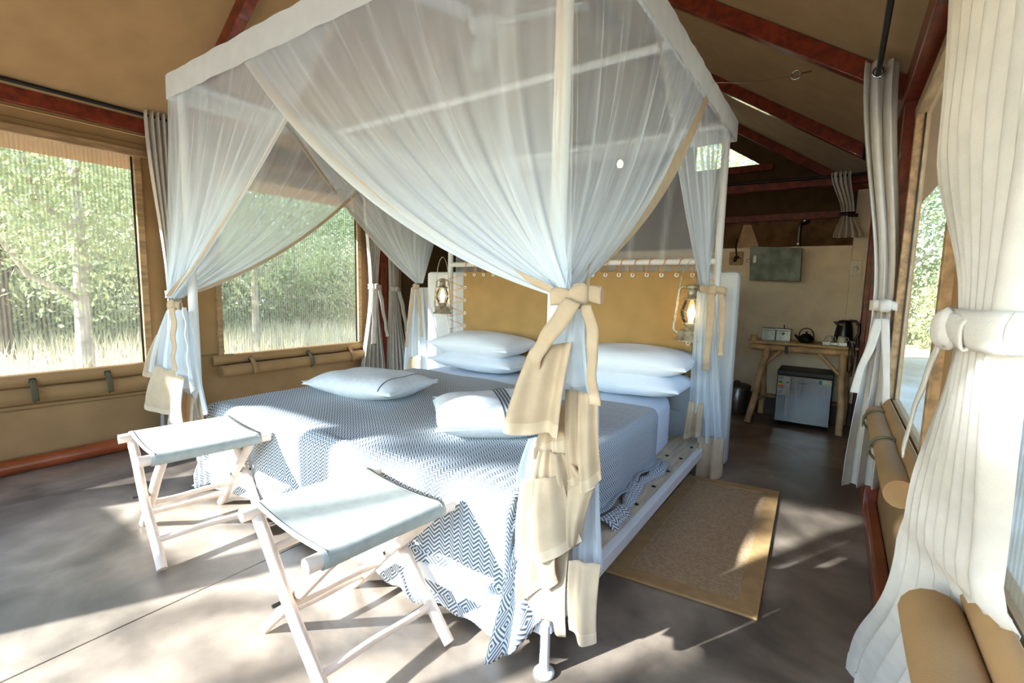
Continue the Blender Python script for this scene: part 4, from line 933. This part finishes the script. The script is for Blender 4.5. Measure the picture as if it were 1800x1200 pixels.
build('wedge_board', MB().prism([V(p0.x, 5.24, p0.z), V(p1.x, 5.24, p1.z), V(p2.x, 5.24, 1.606), V(p3.x, 5.24, 1.606)], (0, 0, 0), (0, .07, 0)), 'wood_plate', label='tapered wooden board standing on the half wall ledge', cat='board', bevel=.004)
p = atY(1090, 287, 5.15); t = thing('wall_lamp', p, 'small glowing bulb on the cross beam seen through the net', 'lamp')
build('bulb', MB().lathe(p-V(0, 0, .05), [(.02, 0), (.032, .03), (.034, .05), (.024, .075), (0, .09)], 16), 'bulb', t)
build('holder', MB().lathe(p-V(0, 0, .11), [(.02, 0), (.024, .05), (.02, .062), (0, .063)], 14), 'lantern_metal', t)
build('bracket', MB().tube([p-V(0, 0, .10), p+V(0, .02, -.22), p+V(0, .07, -.34)], .01, 8), 'lantern_metal', t)

# ceiling fan
c = V(RIDGE_X+.04, 2.42, 2.72); t = thing('ceiling_fan', c, 'white ceiling fan hanging from the ridge above the net', 'fan')
build('motor', MB().lathe(c, [(0, -.05), (.08, -.045), (.115, -.02), (.12, .01), (.09, .04), (.04, .05), (.03, .07)], 28), 'fan_white', t)
build('downrod', MB().tube([c+V(0, 0, .05), c+V(0, 0, roof_z(RIDGE_X)-c.z)], .014, 10), 'fan_white', t)
build('cup', MB().lathe(c+V(0, 0, .10), [(.05, 0), (.055, .03), (.03, .06)], 18), 'fan_white', t)
for k in range(3):
    a = math.radians(14+120*k); R = Matrix.Rotation(a, 3, 'Z') @ Matrix.Rotation(.2, 3, 'X')
    bl = MB().grid(lambda u, v: c+R @ V(.14+u*.46, (v-.5)*(.10+.05*u)*(1 if u < .93 else .75), .01), 12, 4); b_ = build('blade', bl, 'fan_white', t, solid=.006)
    build('blade_arm', MB().bar(c+R @ V(.09, 0, .004), c+R @ V(.2, 0, .004), .03, .008), 'fan_white', b_)

# guy wire and eye bolt between canopy and rafter
e0 = atY(1426, 125, 3.13); e1 = atY(1393, 133, 2.95); e2 = V(BXR+.02, 2.55, BZ-.0)
t = thing('guy_wire', e1, 'thin wire with an eye bolt stretched between the canopy and a rafter', 'wire')
build('eye_bolt', MB().tube([e0, lerp(e0, e1, .62)], .004, 8).tube([lerp(e0, e1, .82)+V(.022*math.cos(2*PI*k/16), 0, .022*math.sin(2*PI*k/16)) for k in range(16)], .0035, 6, closed=True), 'chrome', t)
build('wire', MB().tube([lerp(e0, e1, .95), e1, lerp(e1, e2, .5)-V(0, 0, .02), e2], .0012, 6), 'chrome', t)

# ------------------------------------------------------------------ outdoors
def leaves(n, R, clump, size, seed, hollow=.55):
    rng = np.random.default_rng(seed); vs = []; fs = []
    cl = rng.normal(size=(clump, 3)); cl /= np.linalg.norm(cl, axis=1)[:, None]; cl *= (hollow+(1-hollow)*rng.random((clump, 1))); cl *= np.array(R)
    pick = rng.integers(0, clump, n); pos = cl[pick]+rng.normal(size=(n, 3))*np.array(R)*.16
    a = rng.normal(size=(n, 3)); a /= np.linalg.norm(a, axis=1)[:, None]; b = np.cross(a, rng.normal(size=(n, 3))); b /= np.linalg.norm(b, axis=1)[:, None]
    s = size*(.6+.8*rng.random((n, 1)))
    quad = np.stack([pos-a*s, pos+b*s*.45, pos+a*s, pos-b*s*.45], axis=1).reshape(-1, 3)
    mb = MB(); mb.add([tuple(q_) for q_ in quad], [(4*i, 4*i+1, 4*i+2, 4*i+3) for i in range(n)]); return mb
CR = {}
def crown(key, mat_, n, R, clump, size, seed):
    if (key, mat_) not in CR:
        mb = leaves(n, R, clump, size, seed); me = bpy.data.meshes.new('foliage'); me.from_pydata(mb.v, [], mb.f); me.materials.append(M[mat_]); CR[key, mat_] = me
    return CR[key, mat_]
def tree(name, x, y, h, trunk_r, key, mat_, spec, label, cat, group, sc=1.0, bark='bark', rot=0, lean=0, branches=5):
    t = thing(name, (x, y, -.16), label, cat, group); o = V(x, y, -.16); rng = random.Random(int(x*131+y*71))
    if trunk_r:
        mb = MB().tube([o, o+V(lean*.3, 0, h*.35), o+V(lean*.7, .03, h*.7), o+V(lean, 0, h*1.05)], lambda q_: trunk_r*(1-.6*q_), 10); tk = build('trunk', mb, bark, t)
        for k in range(branches):
            a = rng.random()*6.28; z0 = h*(.35+.1*k); L_ = h*(.45-.03*k); s0 = o+V(lean*z0/h, 0, z0)
            build('branch', MB().tube([s0, s0+V(math.cos(a)*L_*.4, math.sin(a)*L_*.4, L_*.22), s0+V(math.cos(a+.2)*L_*.8, math.sin(a+.2)*L_*.8, L_*.7)], lambda q_: trunk_r*.5*(1-.75*q_), 7), bark, tk)
    f = bpy.data.objects.new('foliage', crown(key, mat_, *spec)); COL.objects.link(f); f.parent = t; f.location = (lean, 0, h if trunk_r else h*.5); f.rotation_euler.z = rot; f.scale = (sc, sc, sc)
    return t
T1_ = (11000, (2.0, 2.0, 1.6), 75, .042, 1); BU = (10000, (1.5, 1.5, 1.1), 70, .046, 2); TT = (11000, (2.4, 2.4, 2.1), 85, .05, 3)
# the young tree outside the first window
p = atX(152, 640, -8.2)
tree('young_tree', p.x, p.y, 3.0, .10, 't1', 'leaf_olive', T1_, 'young tree with a pale grey trunk standing outside the first window', 'tree', 'trees outside the left windows', 1.1, branches=7)
p = atX(4, 560, -11.0); tree('tree', p.x, p.y, 3.6, .13, 't1', 'leaf_yellow', T1_, 'tree with a dark trunk at the left edge of the first window', 'tree', 'trees outside the left windows', 1.2, 'bark_dark', 1)
p = atX(450, 570, -9.5); tree('tree', p.x, p.y, 3.2, .075, 't1', 'leaf_pale', T1_, 'thin pale-trunked tree outside the second window', 'tree', 'trees outside the left windows', 1.15, 'bark', 2)
rng = random.Random(5)
kinds = ['leaf_olive', 'leaf_green', 'leaf_yellow', 'leaf_pale', 'leaf_olive', 'leaf_green']
words = {'leaf_olive': 'olive', 'leaf_green': 'deep green', 'leaf_yellow': 'yellow-green', 'leaf_pale': 'pale green'}
# rows of bushes and trees beyond the dry grass, seen through both left windows
for i in range(15):
    k = kinds[i % 6]; x = -13.2-1.6*(i % 2)-rng.random(); y = -1.5+i*1.35
    tree('bush', x, y, 1.5+.5*rng.random(), 0, 'b', k, BU, f'{words[k]} bush in the thicket beyond the dry grass', 'bush', f'{words[k]} bushes in the thicket beyond the left windows', 1.15+.3*rng.random(), rot=rng.random()*6)
for i in range(13):
    k = kinds[(i*5+1) % 6]; x = -16.5-2.5*(i % 3)-rng.random(); y = -3+i*2.1
    tree('tree', x, y, 4.0+rng.random()*1.2, .12, 'tt', k, TT, f'tall {words[k]} tree behind the thicket', 'tree', f'tall {words[k]} trees behind the thicket', 1.25+.3*rng.random(), rot=rng.random()*6, branches=3)
# beyond the far gable and the right windows
for i, (x, y, k, s) in enumerate([(-9.5, 10, 'leaf_olive', 1), (-7.3, 11.5, 'leaf_yellow', 1.1), (-5.5, 8.4, 'leaf_pale', .6)]):
    tree('bush', x, y, 1.6, 0, 'b', k, BU, f'{words[k]} bush low outside the end of the second window', 'bush', None, s, rot=i)
for i, (x, y, k) in enumerate([(-1.5, 15, 'leaf_yellow'), (-4.5, 16.5, 'leaf_olive'), (1.5, 17, 'leaf_green')]):
    tree('tree', x, y, 4.8, .14, 'tt', k, TT, f'{words[k]} tree showing in the gable vent', 'tree', None, 1.3, rot=i*2, branches=3)
for i, (x, y, k, h, s) in enumerate([(3.4, 15.5, 'leaf_yellow', 1.4, 1.3), (4.6, 13.5, 'leaf_yellow', 1.5, 1.3), (6.0, 12.5, 'leaf_olive', 1.5, 1.4), (7.6, 12.0, 'leaf_green', 1.6, 1.5), (2.2, 18.5, 'leaf_olive', 1.6, 1.5), (9.5, 11, 'leaf_pale', 1.6, 1.5)]):
    tree('bush', x, y, h, 0, 'b', k, BU, f'{words[k]} bush outside the right window' + (', nearer the tied curtain' if i == 0 else ''), 'bush', f'{words[k]} bushes outside the right window' if i else None, s, rot=i*1.3)
for i, (x, y, k) in enumerate([(3.2, 20, 'leaf_pale'), (5.5, 18.5, 'leaf_green'), (8.2, 17.0, 'leaf_pale'), (11.5, 15.5, 'leaf_olive')]):
    tree('tree', x, y, 4.4, .13, 'tt', k, TT, f'{words[k]} tree behind the bushes at the right window', 'tree', f'{words[k]} trees behind the bushes at the right window', 1.4, rot=i, branches=3)
# dry grass
rg = np.random.default_rng(4); n = 26000
gx = -5.2-8.5*rg.random(n)**.9; gy = -3+22*rg.random(n); keep = (gx < -6.4) | (rg.random(n) < .35); gx, gy = gx[keep], gy[keep]; n = len(gx)
hh = .12+.38*rg.random(n)*np.clip((-gx-5.0)/3, .2, 1); an = rg.random(n)*6.28; w = .006+.006*rg.random(n); lx = rg.normal(size=n)*.10; ly = rg.normal(size=n)*.10
vv = np.stack([np.stack([gx-w*np.cos(an), gy-w*np.sin(an), np.full(n, -.16)], 1), np.stack([gx+w*np.cos(an), gy+w*np.sin(an), np.full(n, -.16)], 1), np.stack([gx+lx, gy+ly, hh-.16], 1)], 1).reshape(-1, 3)
mb = MB(); mb.add([tuple(k) for k in vv], [(3*i, 3*i+1, 3*i+2) for i in range(n)])
build('dry_grass', mb, 'dry_grass', label='pale dry grass standing outside the left windows', cat='grass', kind='stuff')
# unseen foliage added in front of the tent to dapple the incoming sun
def bough(name, c, R, n, clump, size, seed, label, mat_='leaf_green'):
    c = Vector(c); t = thing(name, (c.x, c.y, -.16), label, 'tree', None)
    build('trunk', MB().tube([(c.x, c.y-.6, -.16), (c.x+.1, c.y-.4, 1.2), (c.x, c.y, c.z)], lambda q_: .08*(1-.5*q_), 8), 'bark', t)
    mb = leaves(n, R, clump, size, seed, .25); mb.v = [(p[0]+c.x, p[1]+c.y, p[2]+c.z) for p in mb.v]; build('foliage', mb, mat_, t)
bough('added_shade_tree', (-3.3, -5.2, 3.75), (.75, .4, 1.0), 850, 15, .11, 11, 'small unseen leafy tree added in front of the tent to shade the front window')
bough('added_shade_tree', (-4.75, -5.6, 4.13), (.75, .3, .17), 300, 9, .09, 12, 'sparse unseen leafy tree added to shade part of the tent doorway')
bough('added_shade_tree', (-4.12, -5.9, 3.8), (.32, .3, .8), 1100, 14, .10, 13, 'slender unseen leafy tree added to break the sun beside the doorway')
